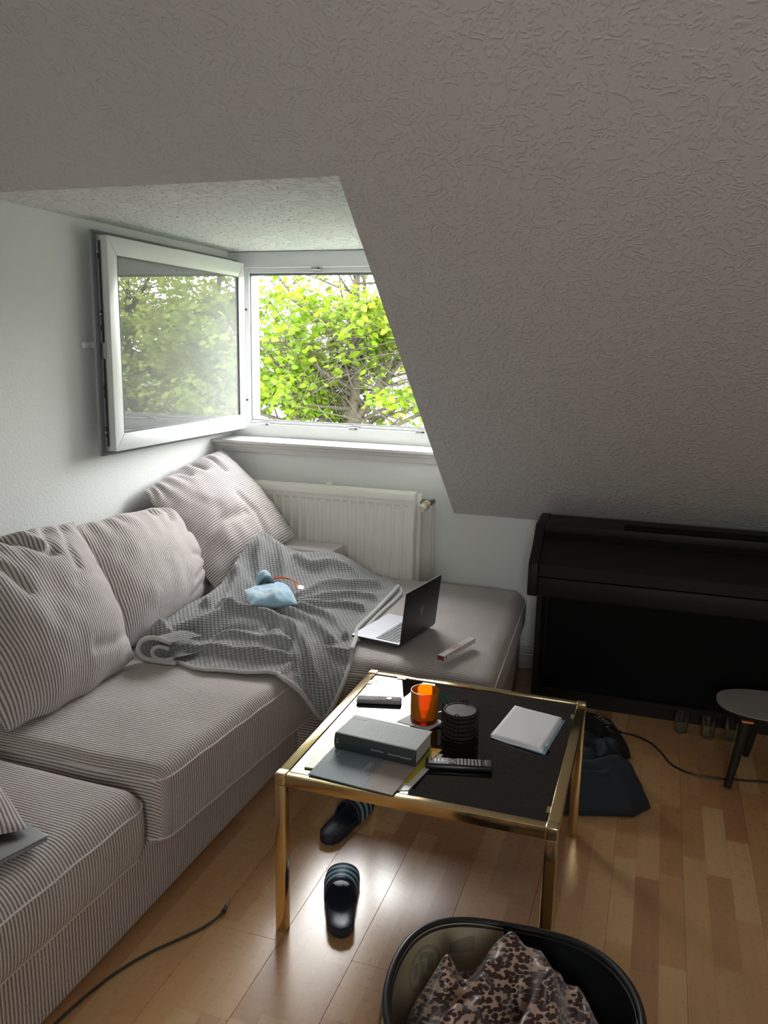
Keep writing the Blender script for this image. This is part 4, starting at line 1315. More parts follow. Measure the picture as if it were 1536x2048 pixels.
MB().box((TX0 + lw - 0.0015, TY0 + lw - 0.0015, GZ - 0.006), (TX1 - lw + 0.0015, TY1 - lw + 0.0015, GZ), 0, bev=0.0008).build('glass_top', 'blackglass', tb)
for (x, y, a, b) in ((TX1 - lw - 0.008, -2.035, 0.010, 0.028), (TX1 - lw - 0.008, -1.49, 0.010, 0.028), (1.475, TY1 - lw - 0.008, 0.03, 0.010), (TX0 + lw - 0.002, -1.47, 0.010, 0.028)):
    MB().box((x, y, GZ - 0.001), (x + a, y + b, GZ + 0.0022), 0, bev=0.0006).build('glass_clip', 'brass2', tb)
G = GZ + 0.0002

def slabthing(name, label, cat, corners, z, t, matname, group=None, bev=0.0):
    """flat thing with four explicit corners (counter-clockwise seen from above)"""
    c = np.mean(corners, 0)
    r_ = thing(name, (c[0], c[1], z), label, cat, group)
    o = MB().prism([tuple(p) for p in corners], z, z + t, 2).build('cover', matname, r_)
    return r_, o
def quadmat(corners, z):
    a, b, c, d = [Vector((*p, z)) for p in corners]
    return frame4(a, b - a, d - a), (b - a).length, (d - a).length

# yellow magazine
yq = [(1.428, -2.046), (1.706, -2.028), (1.742, -1.825), (1.440, -1.845)]
ym, yo = slabthing('magazine', 'yellow magazine at the bottom of the pile, sticking out beside the blue grey brochure', 'magazine', yq, G, 0.004, 'yellow')
qm, ql, qh = quadmat(yq, G + 0.0042)
MB().box((0.0, 0.0, 0.0), (0.03, 0.20, 0.0002), 0, mat=qm).build('pale_print', 'palegreen', ym)
text('lettering', 'TEST', qm @ I(ql - 0.018, 0.085, 0.0001) @ Matrix.Rotation(R(84), 4, 'Z'), 0.036, 'inkdark', ym)
# glossy leaflet
lq = [(1.690, -2.066), (1.716, -2.056), (1.752, -1.848), (1.705, -1.84)]
lf_, lo2 = slabthing('leaflet', 'narrow glossy white leaflet with blue lettering beside the yellow magazine', 'leaflet', lq, G, 0.0016, 'glossywhite')
qm2, _, _ = quadmat(lq, G + 0.0018)
text('lettering', 'DOPPELT', qm2 @ I(0.024, 0.115, 0.0001) @ Matrix.Rotation(R(82), 4, 'Z'), 0.023, 'inkblue', lf_)
# brochure: blue grey with tan part
bz = G + 0.0046
bq = [(1.454, -2.080), (1.689, -2.103), (1.694, -1.835), (1.466, -1.815)]
br, bo_ = slabthing('brochure', 'blue grey and tan card brochure lying under the thick textbook', 'book', bq, bz, 0.0032, 'folder')
qm3, L3, H3 = quadmat(bq, bz + 0.0033)
tanq = [tuple((qm3 @ Vector(p))[:2]) for p in ((L3 - 0.076, 0.0, 0), (L3, 0.0, 0), (L3, 0.178, 0), (L3 - 0.084, 0.178, 0))]
MB().prism(tanq, bz + 0.0005, bz + 0.0036, 2).build('tan_panel', 'foldertan', br)
fr_ = MB()
fr_.box((L3 - 0.0840, 0.174, 0.0003), (L3 - 0.002, 0.1765, 0.0008), 0, mat=qm3).box((L3 - 0.0855, 0.0, 0.0), (L3 - 0.0835, 0.176, 0.0006), 0, mat=qm3)
fr_.build('pale_frame', 'bookpale', br)
for x_, y_, s_, t_, mt in ((0.120, 0.10, 0.0095, 'Psychologie', 'ink'), (0.128, 0.105, 0.0085, 'und Praxis', 'ink'), (0.143, 0.085, 0.0125, 'Diagnostik', 'inkrust'), (0.020, 0.11, 0.006, 'Manual zur Dokumentation', 'ink')):
    text('lettering', t_, qm3 @ I(x_, y_, 0.0003) @ Matrix.Rotation(R(90), 4, 'Z'), s_, mt, br)
# thick textbook
tz = bz + 0.0036
tq = [(1.468, -1.930), (1.704, -1.952), (1.722, -1.822), (1.500, -1.812)]
tk = thing('textbook', (1.60, -1.88, tz), 'thick grey textbook with dark spine lying on the blue grey brochure', 'book')
qm4, L4, H4 = quadmat(tq, tz)
TH = 0.047
MB().box((0.003, 0.006, 0.003), (L4 - 0.004, H4 - 0.003, TH - 0.003), 0, mat=qm4).build('pages', 'pages', tk)
MB().box((0, 0.002, TH - 0.003), (L4, H4, TH), 0, bev=0.0008, mat=qm4).build('front_cover', 'bookcover', tk)
MB().box((0, 0.002, 0), (L4, H4, 0.003), 0, bev=0.0008, mat=qm4).build('back_cover', 'bookspine', tk)
spn = MB()
prof = [(0.006, 0.0), (0.0, 0.001), (-0.0045, 0.012), (-0.0062, TH / 2), (-0.0045, TH - 0.012), (0.0, TH - 0.001), (0.006, TH + 0.0003)]
prf = [(y_, z_) for y_, z_ in prof]
pp_ = prf + [(0.004, TH - 0.003), (0.002, 0.003)]
spn.prism(pp_, 0.0, L4, 0, 0, qm4)
so_ = spn.build('spine', 'bookspine', tk)
sm = qm4 @ frame4((0, -0.0066, TH / 2), (1, 0, 0), (0, 0, 1))
text('lettering', 'Stavros Mentzos', sm @ I(0.129, 0.001, 0.0), 0.0068, 'ink', tk, sx=0.80)
text('lettering', 'Lehrbuch der Psychodynamik', sm @ I(0.193, 0.000, 0.0), 0.0078, 'pages', tk, sx=0.74)
text('lettering', 'V\nR', sm @ I(0.010, 0.004, 0.0), 0.0085, 'ink', tk)
cv = MB()
cv.box((0.004, H4 - 0.022, TH + 0.0001), (0.045, H4 - 0.002, TH + 0.0004), 0, mat=qm4)
cv.build('pale_panel', 'bookpale', tk)
cv = MB()
cv.box((L4 - 0.022, 0.016, TH + 0.0001), (L4 - 0.017, 0.060, TH + 0.0004), 0, mat=qm4)
cv.build('pale_panel', 'bookpale', tk)
rr = random.Random(3)
for i in range(14):
    x_ = 0.060 + 0.0088 * i
    ln_ = rr.uniform(0.070, 0.082)
    cv2 = MB().box((x_, 0.098 - ln_, TH + 0.0001), (x_ + 0.0016, 0.098, TH + 0.0003), 0, mat=qm4)
    if i == 0:
        acc = MB()
    acc.v += []
    acc.add(cv2.v, cv2.f, 0)
o = acc.build('text_lines', 'bookpale', tk)
# paper slip under the mug
pm_, _ = slabthing('paper_slip', 'white paper slip lying under the orange glass mug', 'paper', [(1.572, -1.700), (1.676, -1.722), (1.702, -1.650), (1.605, -1.618)], G, 0.0012, 'white')
# mug
mg = thing('mug', (1.645, -1.662, G + 0.0014), 'orange glass mug with a green glass handle on the table', 'mug')
mm = I(1.645, -1.662, G + 0.0014)
MB().lathe([(0.0, 0.014), (0.036, 0.014), (0.0385, 0.018), (0.0390, 0.094), (0.0395, 0.0965), (0.0410, 0.0965), (0.0415, 0.094), (0.0412, 0.014)], 48, mm).build('cup', 'orange', mg)
MB().lathe([(0.0, 0.0), (0.0395, 0.0), (0.0412, 0.003), (0.0413, 0.0135), (0.0, 0.0135)], 48, mm).build('thick_base', 'orangebase', mg)
hdl = []
for k in range(17):
    a = R(-88 + 176 * k / 16)
    hdl.append(Vector((0.039 + 0.030 * math.cos(a), 0, 0.052 + 0.030 * math.sin(a))))
hm2 = mm @ Matrix.Rotation(R(18), 4, 'Z')
MB().tube([hm2 @ p for p in hdl], 0.0042, 10).build('handle', 'greenglass', mg)
# coasters in a wire stand
cs = (1.766, -1.716)
st = thing('coaster_stand', (cs[0], cs[1], G), 'black wire stand holding a stack of round coasters', 'stand')
wr = MB()
for a in (R(0), R(88), R(178), R(-88)):
    x_, y_ = cs[0] + 0.0525 * math.cos(a), cs[1] + 0.0525 * math.sin(a)
    tx, ty = -math.sin(a) * 0.006, math.cos(a) * 0.006
    wr.tube(spline([(x_ - tx, y_ - ty, G + 0.003), (x_ - tx, y_ - ty, G + 0.070), (x_ - tx * .6, y_ - ty * .6, G + 0.086), (x_ + tx * .6, y_ + ty * .6, G + 0.086), (x_ + tx, y_ + ty, G + 0.070), (x_ + tx, y_ + ty, G + 0.003)], 5), 0.0014, 6)
wr.tube([(cs[0] + 0.0525 * math.cos(2 * math.pi * k / 40), cs[1] + 0.0525 * math.sin(2 * math.pi * k / 40), G + 0.002) for k in range(40)], 0.0015, 6, closed=True)
wr.build('wire_frame', 'wire', st)
proto = None
for k in range(6):
    z_ = G + 0.0038 + 0.0128 * k
    if proto is None:
        proto = thing('coaster', (cs[0], cs[1], z_), '', 'coaster', 'round coasters in the wire stand')
        mm_ = I(cs[0], cs[1], z_)
        MB().lathe([(0.0, 0.0), (0.046, 0.0), (0.0485, 0.002), (0.0488, 0.006), (0.0475, 0.0102), (0.0455, 0.0112), (0.0425, 0.0108), (0.0410, 0.0095)], 48, mm_).build('rim', 'coaster', proto)
        MB().lathe([(0.0, 0.0094), (0.0415, 0.0094), (0.0415, 0.0085)], 48, mm_).build('face', 'coastertop', proto)
        c_ = proto
    else:
        c_ = proto.copy(); COL.objects.link(c_)
        c_.location = (cs[0] + 0.0006 * math.sin(k * 2.1), cs[1] + 0.0006 * math.cos(k * 3.3), z_)
        for ch in list(proto.children):
            d_ = ch.copy(); COL.objects.link(d_); d_.parent = c_
    c_['label'] = ['dark round coaster, lowest of the stack in the wire stand', 'dark round coaster, second from the bottom of the stack in the wire stand',
                   'dark round coaster, third from the bottom of the stack in the wire stand', 'dark round coaster, third from the top of the stack in the wire stand',
                   'dark round coaster, directly under the topmost one in the wire stand', 'topmost dark round coaster in the wire stand, its recessed face visible'][k]
# folded papers
fp = thing('folded_papers', (1.85, -1.61, G), 'folded white papers with a teal tab on the right side of the table', 'paper')
def ppr(name, q, z, t, mt, lift=0.0, seed=1):
    n = 14
    t_ = np.linspace(0, 1, n)
    Uu, V = np.meshgrid(t_, t_, indexing='ij')
    g_ = bil([(*p, 0) for p in q], Uu, V)
    g_[..., 2] = z + t + lift * (0.5 + 0.5 * np.sin(Uu * 5 + seed)) * (1 - V) ** 2 + 0.0012 * vnoise(Uu * 3, V * 3, seed)
    mb = MB()
    mb.grid(g_)
    o = mb.build(name, mt, fp, sharp=None)
    sd = o.modifiers.new('thickness', 'SOLIDIFY'); sd.thickness = t; sd.offset = -1
    return o
pq = [(1.852, -1.699), (2.004, -1.744), (2.032, -1.512), (1.884, -1.476)]
def shr(q, dx, dy): return [(x + dx, y + dy) for x, y in q]
ppr('sheet', shr(pq, 0.010, -0.004), G, 0.0015, 'bluepaper', 0.0, 2)
ppr('sheet', shr(pq, 0.002, -0.006), G + 0.0018, 0.0022, 'white', 0.003, 3)
ppr('sheet', shr(pq, 0.0, 0.0), G + 0.0052, 0.0022, 'white', 0.004, 5)
tbm = frame4((2.006, -1.715, G + 0.005), (0.15, 1, 0), (0.6, -0.1, 0.5))
MB().box((-0.004, -0.006, -0.0006), (0.020, 0.016, 0.0006), 0, mat=tbm).build('index_tab', 'tealtab', fp)

# black remote with many buttons
r2_ = thing('remote_control', (1.80, -1.895, G), 'long black television remote control with rows of pale buttons', 'remote control')
ra = Vector((1.722, -1.920, G)); rb_ = Vector((1.893, -1.877, G))
rx = (rb_ - ra).normalized(); ry = Vector((-rx.y, rx.x, 0))
rm = frame4(ra, rx, ry)
MB().box((0, -0.021, 0.0), (0.176, 0.023, 0.016), 0, bev=0.006, seg=3, mat=rm).build('body', 'remote_b', r2_)
MB().box((0.156, -0.0165, 0.0158), (0.174, 0.0185, 0.0168), 0, bev=0.003, seg=2, mat=rm).build('end_plate', 'btn_dark', r2_)
bt = MB()
for i in range(15):
    x_ = 0.008 + i * 0.0094
    if i in (6, 7):
        continue
    for j in range(4 if i in (0, 1, 13, 14) else 3):
        nn = 4 if i in (0, 1, 13, 14) else 3
        wy = 0.034 / nn
        y_ = -0.016 + wy * j
        bt.box((x_, y_ + 0.001, 0.0156), (x_ + 0.0064, y_ + wy - 0.0012, 0.0178), 0, bev=0.0010, mat=rm)
for a in range(4):
    an = R(90 * a + 45)
    bt.box((0.0715 + 0.0085 * math.cos(an) - .003, 0.001 + 0.010 * math.sin(an) - .003, 0.0156), (0.0715 + 0.0085 * math.cos(an) + .003, 0.001 + 0.010 * math.sin(an) + .003, 0.0176), 0, bev=0.001, mat=rm)
bt.lathe([(0.0, 0.0178), (0.0035, 0.0178), (0.0042, 0.0156)], 14, rm @ I(0.0715, 0.001, 0))
bb_ = bt.build('buttons', 'button', r2_)
bb_['kind'] = 'stuff'
for nm_, mt, y_ in (('red_button', 'btn_red', -0.0145), ('green_button', 'btn_green', -0.002), ('red_button', 'btn_red', 0.0095)):
    MB().box((0.149, y_, 0.0158), (0.155, y_ + 0.006, 0.0178), 0, bev=0.001, mat=rm).build(nm_, mt, r2_)
# silver remote
r1_ = thing('remote_control', (1.475, -1.59, G), 'slim silver grey remote control near the far left corner of table', 'remote control')
ra = Vector((1.413, -1.607, G)); rb_ = Vector((1.540, -1.573, G))
rx = (rb_ - ra).normalized(); ry = Vector((-rx.y, rx.x, 0))
rm = frame4(ra, rx, ry)
MB().box((-0.002, -0.020, 0.0), (0.138, 0.018, 0.014), 0, bev=0.006, seg=3, mat=rm).build('body', 'remote_g', r1_)
bt = MB()
for x_, y_ in ((0.056, 0.0), (0.066, 0.010), (0.066, 0.0), (0.066, -0.010), (0.077, 0.010), (0.077, 0.0), (0.077, -0.010), (0.122, 0.0)):
    bt.lathe([(0.0, 0.0152), (0.0028, 0.0152), (0.0034, 0.0138)], 12, rm @ I(x_, y_ - 0.001, 0))
bt.tube([rm @ Vector((0.099 + 0.0115 * math.cos(2 * math.pi * k / 24), -0.001 + 0.0115 * math.sin(2 * math.pi * k / 24), 0.0142)) for k in range(24)], 0.0012, 6, closed=True)
b1 = bt.build('buttons', 'btn_dark', r1_)
b1['kind'] = 'stuff'
MB().lathe([(0.0, 0.0150), (0.009, 0.0150), (0.0100, 0.0138)], 24, rm @ I(0.099, -0.001, 0)).build('direction_pad', 'button', r1_)

# ------------------------------------------------------------------ digital piano
pn = thing('digital_piano', (2.45, -0.25, 0), 'black upright digital piano with closed lid standing under the sloped ceiling', 'piano')
PX0, PX1 = 1.762, 3.16
prof = [(-0.045, 0.515), (-0.48, 0.520), (-0.488, 0.545), (-0.486, 0.655), (-0.478, 0.672), (-0.445, 0.690), (-0.395, 0.722), (-0.352, 0.762), (-0.335, 0.786), (-0.328, 0.800), (-0.13, 0.812), (-0.118, 0.806), (-0.045, 0.745)]
for xa_, xb_ in ((PX0, PX0 + 0.040), (PX1 - 0.040, PX1)):
    m_ = MB().prism(prof, xa_, xb_, 0)
    bm = bmesh.new()
    vs = [bm.verts.new(v) for v in m_.v]
    for f in m_.f: bm.faces.new([vs[i] for i in f])
    bmesh.ops.recalc_face_normals(bm, faces=bm.faces)
    bmesh.ops.bevel(bm, geom=[e for e in bm.edges if abs(e.verts[0].co.x - e.verts[1].co.x) < 1e-6], offset=0.0025, segments=2, profile=0.5, affect='EDGES')
    MB().bm(bm).build('cheek', 'piano', pn)
    MB().box((xa_ + (0.028 if xa_ == PX0 else -0.0), -0.372, 0.0), (xb_ + (0.012 if xa_ == PX0 else -0.028), -0.05, 0.5145), 0, bev=0.002).build('side_panel', 'piano', pn)
xi0, xi1 = PX0 + 0.0405, PX1 - 0.0405
MB().box((xi0, -0.337, 0.772), (xi1, -0.118, 0.806), 0, bev=0.003, seg=2).build('top_board', 'piano', pn)
MB().box((xi0, -0.33, 0.53), (xi1, -0.318, 0.771), 0).build('inner_front', 'pianob', pn)
fbp = [(-0.325, 0.748), (-0.350, 0.744), (-0.455, 0.668), (-0.466, 0.655), (-0.466, 0.606), (-0.455, 0.606), (-0.452, 0.650), (-0.345, 0.732), (-0.325, 0.736)]
MB().prism(fbp, xi0 + 0.002, xi1 - 0.002, 0).build('fallboard', 'piano', pn)
MB().box((xi0, -0.472, 0.520), (xi1, -0.30, 0.601), 0, bev=0.003, seg=2).build('key_bed', 'piano', pn)
MB().box((xi0, -0.10, 0.03), (xi1, -0.085, 0.77), 0).build('back_panel', 'pianob', pn)
MB().box((xi0 - .012, -0.345, 0.07), (xi1 + .012, -0.328, 0.519), 0).build('lower_panel', 'pianob', pn)
MB().box((xi0 - .010, -0.366, 0.0), (xi1 + .010, -0.320, 0.068), 0, bev=0.003).build('bottom_rail', 'piano', pn)
MB().box((PX0 + 0.068, -0.352, 0.10), (PX0 + 0.074, -0.345, 0.50), 0, bev=0.001).build('panel_edge', 'piano', pn)
mr = MB().box((2.13, -0.292, 0.8065), (2.90, -0.262, 0.8185), 0, bev=0.004, seg=2).box((2.135, -0.326, 0.8065), (2.895, -0.300, 0.8165), 0, bev=0.004, seg=2)
mr.build('music_rest', 'pianob', pn)

# ------------------------------------------------------------------ tumblers on the floor at the foot of the piano
gl = None
for k, (x_, y_, lab) in enumerate(((2.425, -0.455, 'clear tumbler on the floor at piano foot, farthest from the stool'), (2.528, -0.470, 'clear tumbler on the floor at piano foot, between two others'), (2.620, -0.455, 'clear tumbler on the floor at piano foot, behind the stool leg'))):
    if gl is None:
        gl = MB().lathe([(0.0, 0.0), (0.024, 0.0), (0.026, 0.003), (0.031, 0.080), (0.0295, 0.080), (0.0245, 0.007), (0.0, 0.006)], 28).build('tumbler', 'clear')
        o = gl
    else:
        o = gl.copy(); COL.objects.link(o)
    o.location = (x_, y_, 0.0005)
    tagp(o, lab, 'glass', 'tumblers on the floor')

# ------------------------------------------------------------------ small stool
sx_, sy_, sz_ = 2.762, -0.705, 0.27
stl = thing('stool', (sx_, sy_, 0), 'small low stool with grey seat and dark splayed legs near the piano', 'stool')
def sup(rx_, ry_, n_=2.6, k=64):
    o = []
    for i in range(k):
        a = 2 * math.pi * i / k
        c, s = math.cos(a), math.sin(a)
        o.append((sx_ + rx_ * abs(c) ** (2 / n_) * (1 if c > 0 else -1), sy_ + ry_ * abs(s) ** (2 / n_) * (1 if s > 0 else -1)))
    return o
sm_ = MB()
ri = [(0.0, -0.0025, 1.0), (0.0, 0.0, 1.0)]
MB().prism(sup(0.236, 0.142), sz_ - 0.004, sz_, 2).build('seat', 'stool', stl)
us_ = MB()
lay = [(0.237, 0.143, sz_ - 0.0042), (0.237, 0.143, sz_ - 0.008), (0.215, 0.124, sz_ - 0.024)]
P_ = np.array([[(*p, z_) for p in sup(a, b)] for a, b, z_ in lay])
P_ = np.concatenate([P_, P_[:, :1]], 1)
us_.grid(P_)
us_.prism(sup(0.214, 0.123), sz_ - 0.0245, sz_ - 0.0235, 2)
us_.build('seat_frame', 'stoolleg', stl)
for (tx_, ty_, fx_, fy_) in ((2.628, -0.800, 2.578, -0.872), (2.690, -0.640, 2.664, -0.586), (2.895, -0.800, 2.945, -0.872), (2.895, -0.640, 2.93, -0.586)):
    t_ = Vector((tx_, ty_, sz_ - 0.026)); f_ = Vector((fx_, fy_, 0.001))
    d_ = (t_ - f_)
    m4 = frame4(f_, Vector((0.1, 1, 0)).cross(d_), Vector((0, 0, 1)).cross(Vector((0, 0, 1))) if False else d_.cross(Vector((0.1, 1, 0)).cross(d_)))
    n8 = 14
    lgm = MB()
    q4 = d_.to_track_quat('Z', 'Y').to_matrix().to_4x4()
    lgm.lathe([(0.0125, 0.0), (0.016, d_.length * 0.45), (0.0185, d_.length * 0.9), (0.016, d_.length)], n8, I(*f_) @ q4, cap0=True, cap1=True)
    lo_ = lgm.build('leg', 'stoolleg', stl)
    for v in lo_.data.vertices:
        if v.co.z < 0.0004: v.co.z = 0.0004
    MB().box((tx_ - 0.021, ty_ - 0.021, sz_ - 0.036), (tx_ + 0.021, ty_ + 0.021, sz_ - 0.0245), 0, bev=0.003).build('bracket', 'copper', lo_)

# ------------------------------------------------------------------ slippers
def slipper(label, heel, toe, wmax, flip):
    h, t_ = Vector((*heel, 0)), Vector((*toe, 0))
    L = (t_ - h).length
    m4 = frame4(h, (t_ - h), Vector((-(t_ - h).y, (t_ - h).x, 0)))
    root = thing('slipper', ((heel[0] + toe[0]) / 2, (heel[1] + toe[1]) / 2, 0), label, 'slipper', 'pair of navy slippers with pale stripes')
    def half(s, side):
        # half width along the sole, 0 heel .. 1 toe; side +1 is the outer side
        w0 = np.interp(s, [0, 0.03, 0.10, 0.25, 0.42, 0.60, 0.75, 0.88, 0.96, 1.0], [0.0, 0.022, 0.035, 0.0395, 0.0390, 0.043, 0.0475, 0.045, 0.028, 0.0])
        bend = 0.006 * math.sin(math.pi * s) * flip
        return w0 * wmax / 0.093, bend
    ss = np.concatenate([np.linspace(0, 0.12, 9), np.linspace(0.15, 0.85, 18), np.linspace(0.88, 1, 10)])
    top = lambda s: 0.030 - 0.010 * np.clip((s - 0.25) / 0.5, 0, 1)
    out_ = []
    for s in ss:
        w_, b_ = half(s, 1); out_.append((s * L, w_ + b_))
    for s in ss[::-1][1:-1]:
        w_, b_ = half(s, -1); out_.append((s * L, -w_ + b_))
    n_ = len(out_)
    cx_s = L * 0.5
    def ringz(sc, zf):
        r_ = []
        for (x, y) in out_:
            r_.append(m4 @ Vector((cx_s + (x - cx_s) * (1 - (1 - sc) * 0.45), y * sc, zf(x / L))))
        return r_
    sole = MB()
    rings = [ringz(0.93, lambda s: 0.001), ringz(0.99, lambda s: 0.006), ringz(1.0, lambda s: top(s) * 0.6), ringz(0.985, lambda s: top(s)), ringz(0.93, lambda s: top(s) + 0.002), ringz(0.88, lambda s: top(s) - 0.001)]
    A = np.array([[tuple(p) for p in r_] for r_ in rings])
    A = np.concatenate([A, A[:, :1]], 1)
    sole.grid(A)
    sole.add([tuple(p) for p in rings[0]], [tuple(range(n_))])
    so = sole.build('sole', 'slip', root, sharp=50)
    bed = MB()
    rr_ = [ringz(k, lambda s, k=k: top(s) - 0.001 - 0.007 * (1 - (k / 0.88) ** 4)) for k in (0.88, 0.8, 0.65, 0.4, 0.1)]
    A = np.array([[tuple(p) for p in r_] for r_ in rr_])
    A = np.concatenate([A, A[:, :1]], 1)
    bed.grid(A)
    bed.add([tuple(p) for p in rr_[-1]], [tuple(range(n_))])
    bed.build('footbed', 'slipbed', root, sharp=None)
    # strap: arch over the forefoot
    def arch(s0, s1, lift0, lift1, k=24, off=0.0, a0=0.0, a1=1.0):
        rows = []
        for j in range(7):
            f = j / 6
            s = s0 + (s1 - s0) * f
            w_, b_ = half(s, 1)
            row = []
            for i in range(k + 1):
                a = math.pi * (a0 + (a1 - a0) * i / k)
                hgt = (lift0 + (lift1 - lift0) * f) + off
                yy_ = math.cos(a) * (w_ + 0.004 + off)
                zz_ = 0.010 + max(0, math.sin(a)) ** 0.75 * hgt
                row.append(tuple(m4 @ Vector((s * L + 0.014 * (1 - math.sin(a)) * (-1), yy_ + b_, zz_))))
            rows.append(row)
        return np.array(rows)
    st_ = MB()
    st_.grid(arch(0.50, 0.86, 0.066, 0.040))
    so2 = st_.build('strap', 'slip', root, sharp=None)
    sd = so2.modifiers.new('thickness', 'SOLIDIFY'); sd.thickness = 0.005; sd.offset = -1
    for k in range(3):
        s0 = 0.56 + 0.095 * k
        l0 = 0.066 + (0.040 - 0.066) * ((s0 - 0.50) / 0.36)
        l1 = 0.066 + (0.040 - 0.066) * ((s0 + 0.045 - 0.50) / 0.36)
        q_ = MB()
        q_.grid(arch(s0, s0 + 0.05, l0, l1, off=0.0008))
        q_.build('stripe', 'stripe', so2, sharp=None)
slipper('navy slipper with pale stripes on the floor in the light, heel towards the tub', (1.548, -2.078), (1.445, -1.790), 0.094, 1)
slipper('navy slipper with pale stripes lying further back in the shade under the table', (1.345, -1.705), (1.378, -1.405), 0.094, -1)

# ------------------------------------------------------------------ cables
ca_ = thing('charging_cable', (1.10, -2.30, 0), 'dark braided charging cable with metal plug on the floor beside the sofa', 'cable')
cp = [(1.04, -2.80, 0.004), (1.028, -2.65, 0.004), (1.031, -2.558, 0.004), (1.046, -2.453, 0.004), (1.069, -2.368, 0.004), (1.104, -2.290, 0.004), (1.141, -2.233, 0.004), (1.179, -2.171, 0.004), (1.200, -2.125, 0.007), (1.207, -2.10, 0.010)]
MB().tube(spline(cp, 6), 0.0032, 8).build('lead', 'usb', ca_)
pm1 = frame4((1.207, -2.10, 0.010), (-0.04, 0.9, 0.10), (0.9, 0.04, 0))
MB().box((0.0, -0.005, -0.004), (0.026, 0.005, 0.004), 0, bev=0.002, seg=2, mat=pm1).build('plug', 'cable', ca_)
MB().box((0.012, -0.0058, -0.0045), (0.015, 0.0058, 0.0045), 0, bev=0.001, mat=pm1).box((0.026, -0.0045, -0.0018), (0.040, 0.0045, 0.0018), 0, bev=0.001, mat=pm1).build('metal_tip', 'chrome', ca_)
cb_ = thing('power_cable', (2.4, -0.75, 0), 'long black power cable winding over the floor from black clothes to the stool', 'cable')
cp = [(2.02, -0.43, 0.004), (2.10, -0.49, 0.004), (2.187, -0.557, 0.004), (2.25, -0.575, 0.004), (2.307, -0.615, 0.004), (2.350, -0.69, 0.004), (2.382, -0.765, 0.004), (2.425, -0.805, 0.004), (2.471, -0.822, 0.004), (2.530, -0.822, 0.004), (2.593, -0.812, 0.004), (2.66, -0.798, 0.004), (2.725, -0.785, 0.004), (2.95, -0.76, 0.004), (3.3, -0.70, 0.004)]
MB().tube(spline(cp, 6), 0.0035, 8).build('lead', 'cable', cb_)

# ------------------------------------------------------------------ clothes on the floor
def heap(name, label, cat, poly, H, seed, mat, fold=0.02, step=0.009, z0=0.002, power=0.6, wid=0.09, freq=10, extra=None):
    def zf(x, y):
        d, _, _ = distpoly(x, y, poly)
        e = np.clip(d / wid, 0, 1) ** power
        wx = x + 0.05 * vnoise(x * 6, y * 6, seed + 1); wy = y + 0.05 * vnoise(x * 6 + 9, y * 6, seed + 2)
        n1 = 1 - np.abs(vnoise(wx * freq, wy * freq * 0.55, seed))
        n2 = 1 - np.abs(vnoise(wx * freq * 2.1, wy * freq * 1.4, seed + 5))
        z = z0 + 0.003 + e * (H * 0.55 + fold * 1.1 * n1 + fold * 0.5 * n2 + H * 0.45 * vnoise(x * 4 + seed, y * 4, seed + 7))
        if extra is not None:
            z = z + extra(x, y) * e
        return np.maximum(z, z0)
    V, F, UV = sheet(poly, step, zf, 0.3)
    mb = MB(); mb.add(V.tolist(), F.tolist(), 0, UV.tolist())
    c = V.mean(0)
    r_ = thing(name, (c[0], c[1], z0), label, cat)
    o = mb.build('cloth', mat, r_, sharp=None)
    sd = o.modifiers.new('thickness', 'SOLIDIFY'); sd.thickness = 0.003; sd.offset = 1
    return r_, zf
tsh = [(1.93, -0.45), (2.04, -0.455), (2.15, -0.49), (2.195, -0.60), (2.225, -0.70), (2.235, -0.78), (2.19, -0.81), (2.12, -0.77), (2.03, -0.80), (1.95, -0.76), (1.90, -0.60)]
t_r, t_z = heap('shirt', 'black T-shirt with a small white print crumpled on the floor by the piano', 'clothing', tsh, 0.045, 3, 'clothb', fold=0.020, freq=10)
pr = MB()
def quadon(zf, pts, lift, mb):
    a = np.array(pts, float)
    g_ = bil(np.concatenate([a, np.zeros((4, 1))], 1), *np.meshgrid(np.linspace(0, 1, 6), np.linspace(0, 1, 6), indexing='ij'))
    g_[..., 2] = zf(g_[..., 0], g_[..., 1]) + lift
    mb.grid(g_)
base_ = Vector((2.085, -0.565)); dx_ = Vector((0.92, -0.38)); dy_ = Vector((0.38, 0.92))
def lett(x0, y0, x1, y1):
    p = [base_ + dx_ * a + dy_ * b for a, b in ((x0, y0), (x1, y0), (x1, y1), (x0, y1))]
    quadon(t_z, [tuple(q) for q in p], 0.0045, pr)
for sgs in ((0.0, .028, .020, .033), (.008, 0, .012, .028), (.024, 0, .028, .033), (.024, .014, .040, .018), (.038, 0, .042, .033), (.048, 0, .052, .033), (.048, .028, .062, .033), (.048, .014, .058, .018), (.048, 0, .062, .004), (0.0, -.012, .055, -.008), (.07, -.05, .075, -.02), (.08, -.055, .11, -.051)):
    lett(*sgs)
pr.build('white_print', 'printw', t_r)
trs = [(1.955, -0.78), (2.02, -0.80), (2.10, -0.77), (2.18, -0.81), (2.235, -0.88), (2.24, -0.95), (2.22, -1.00), (2.29, -1.06), (2.315, -1.12), (2.26, -1.20), (2.17, -1.225), (2.10, -1.25), (1.99, -1.275), (1.93, -1.24), (1.90, -1.10), (1.91, -0.95)]
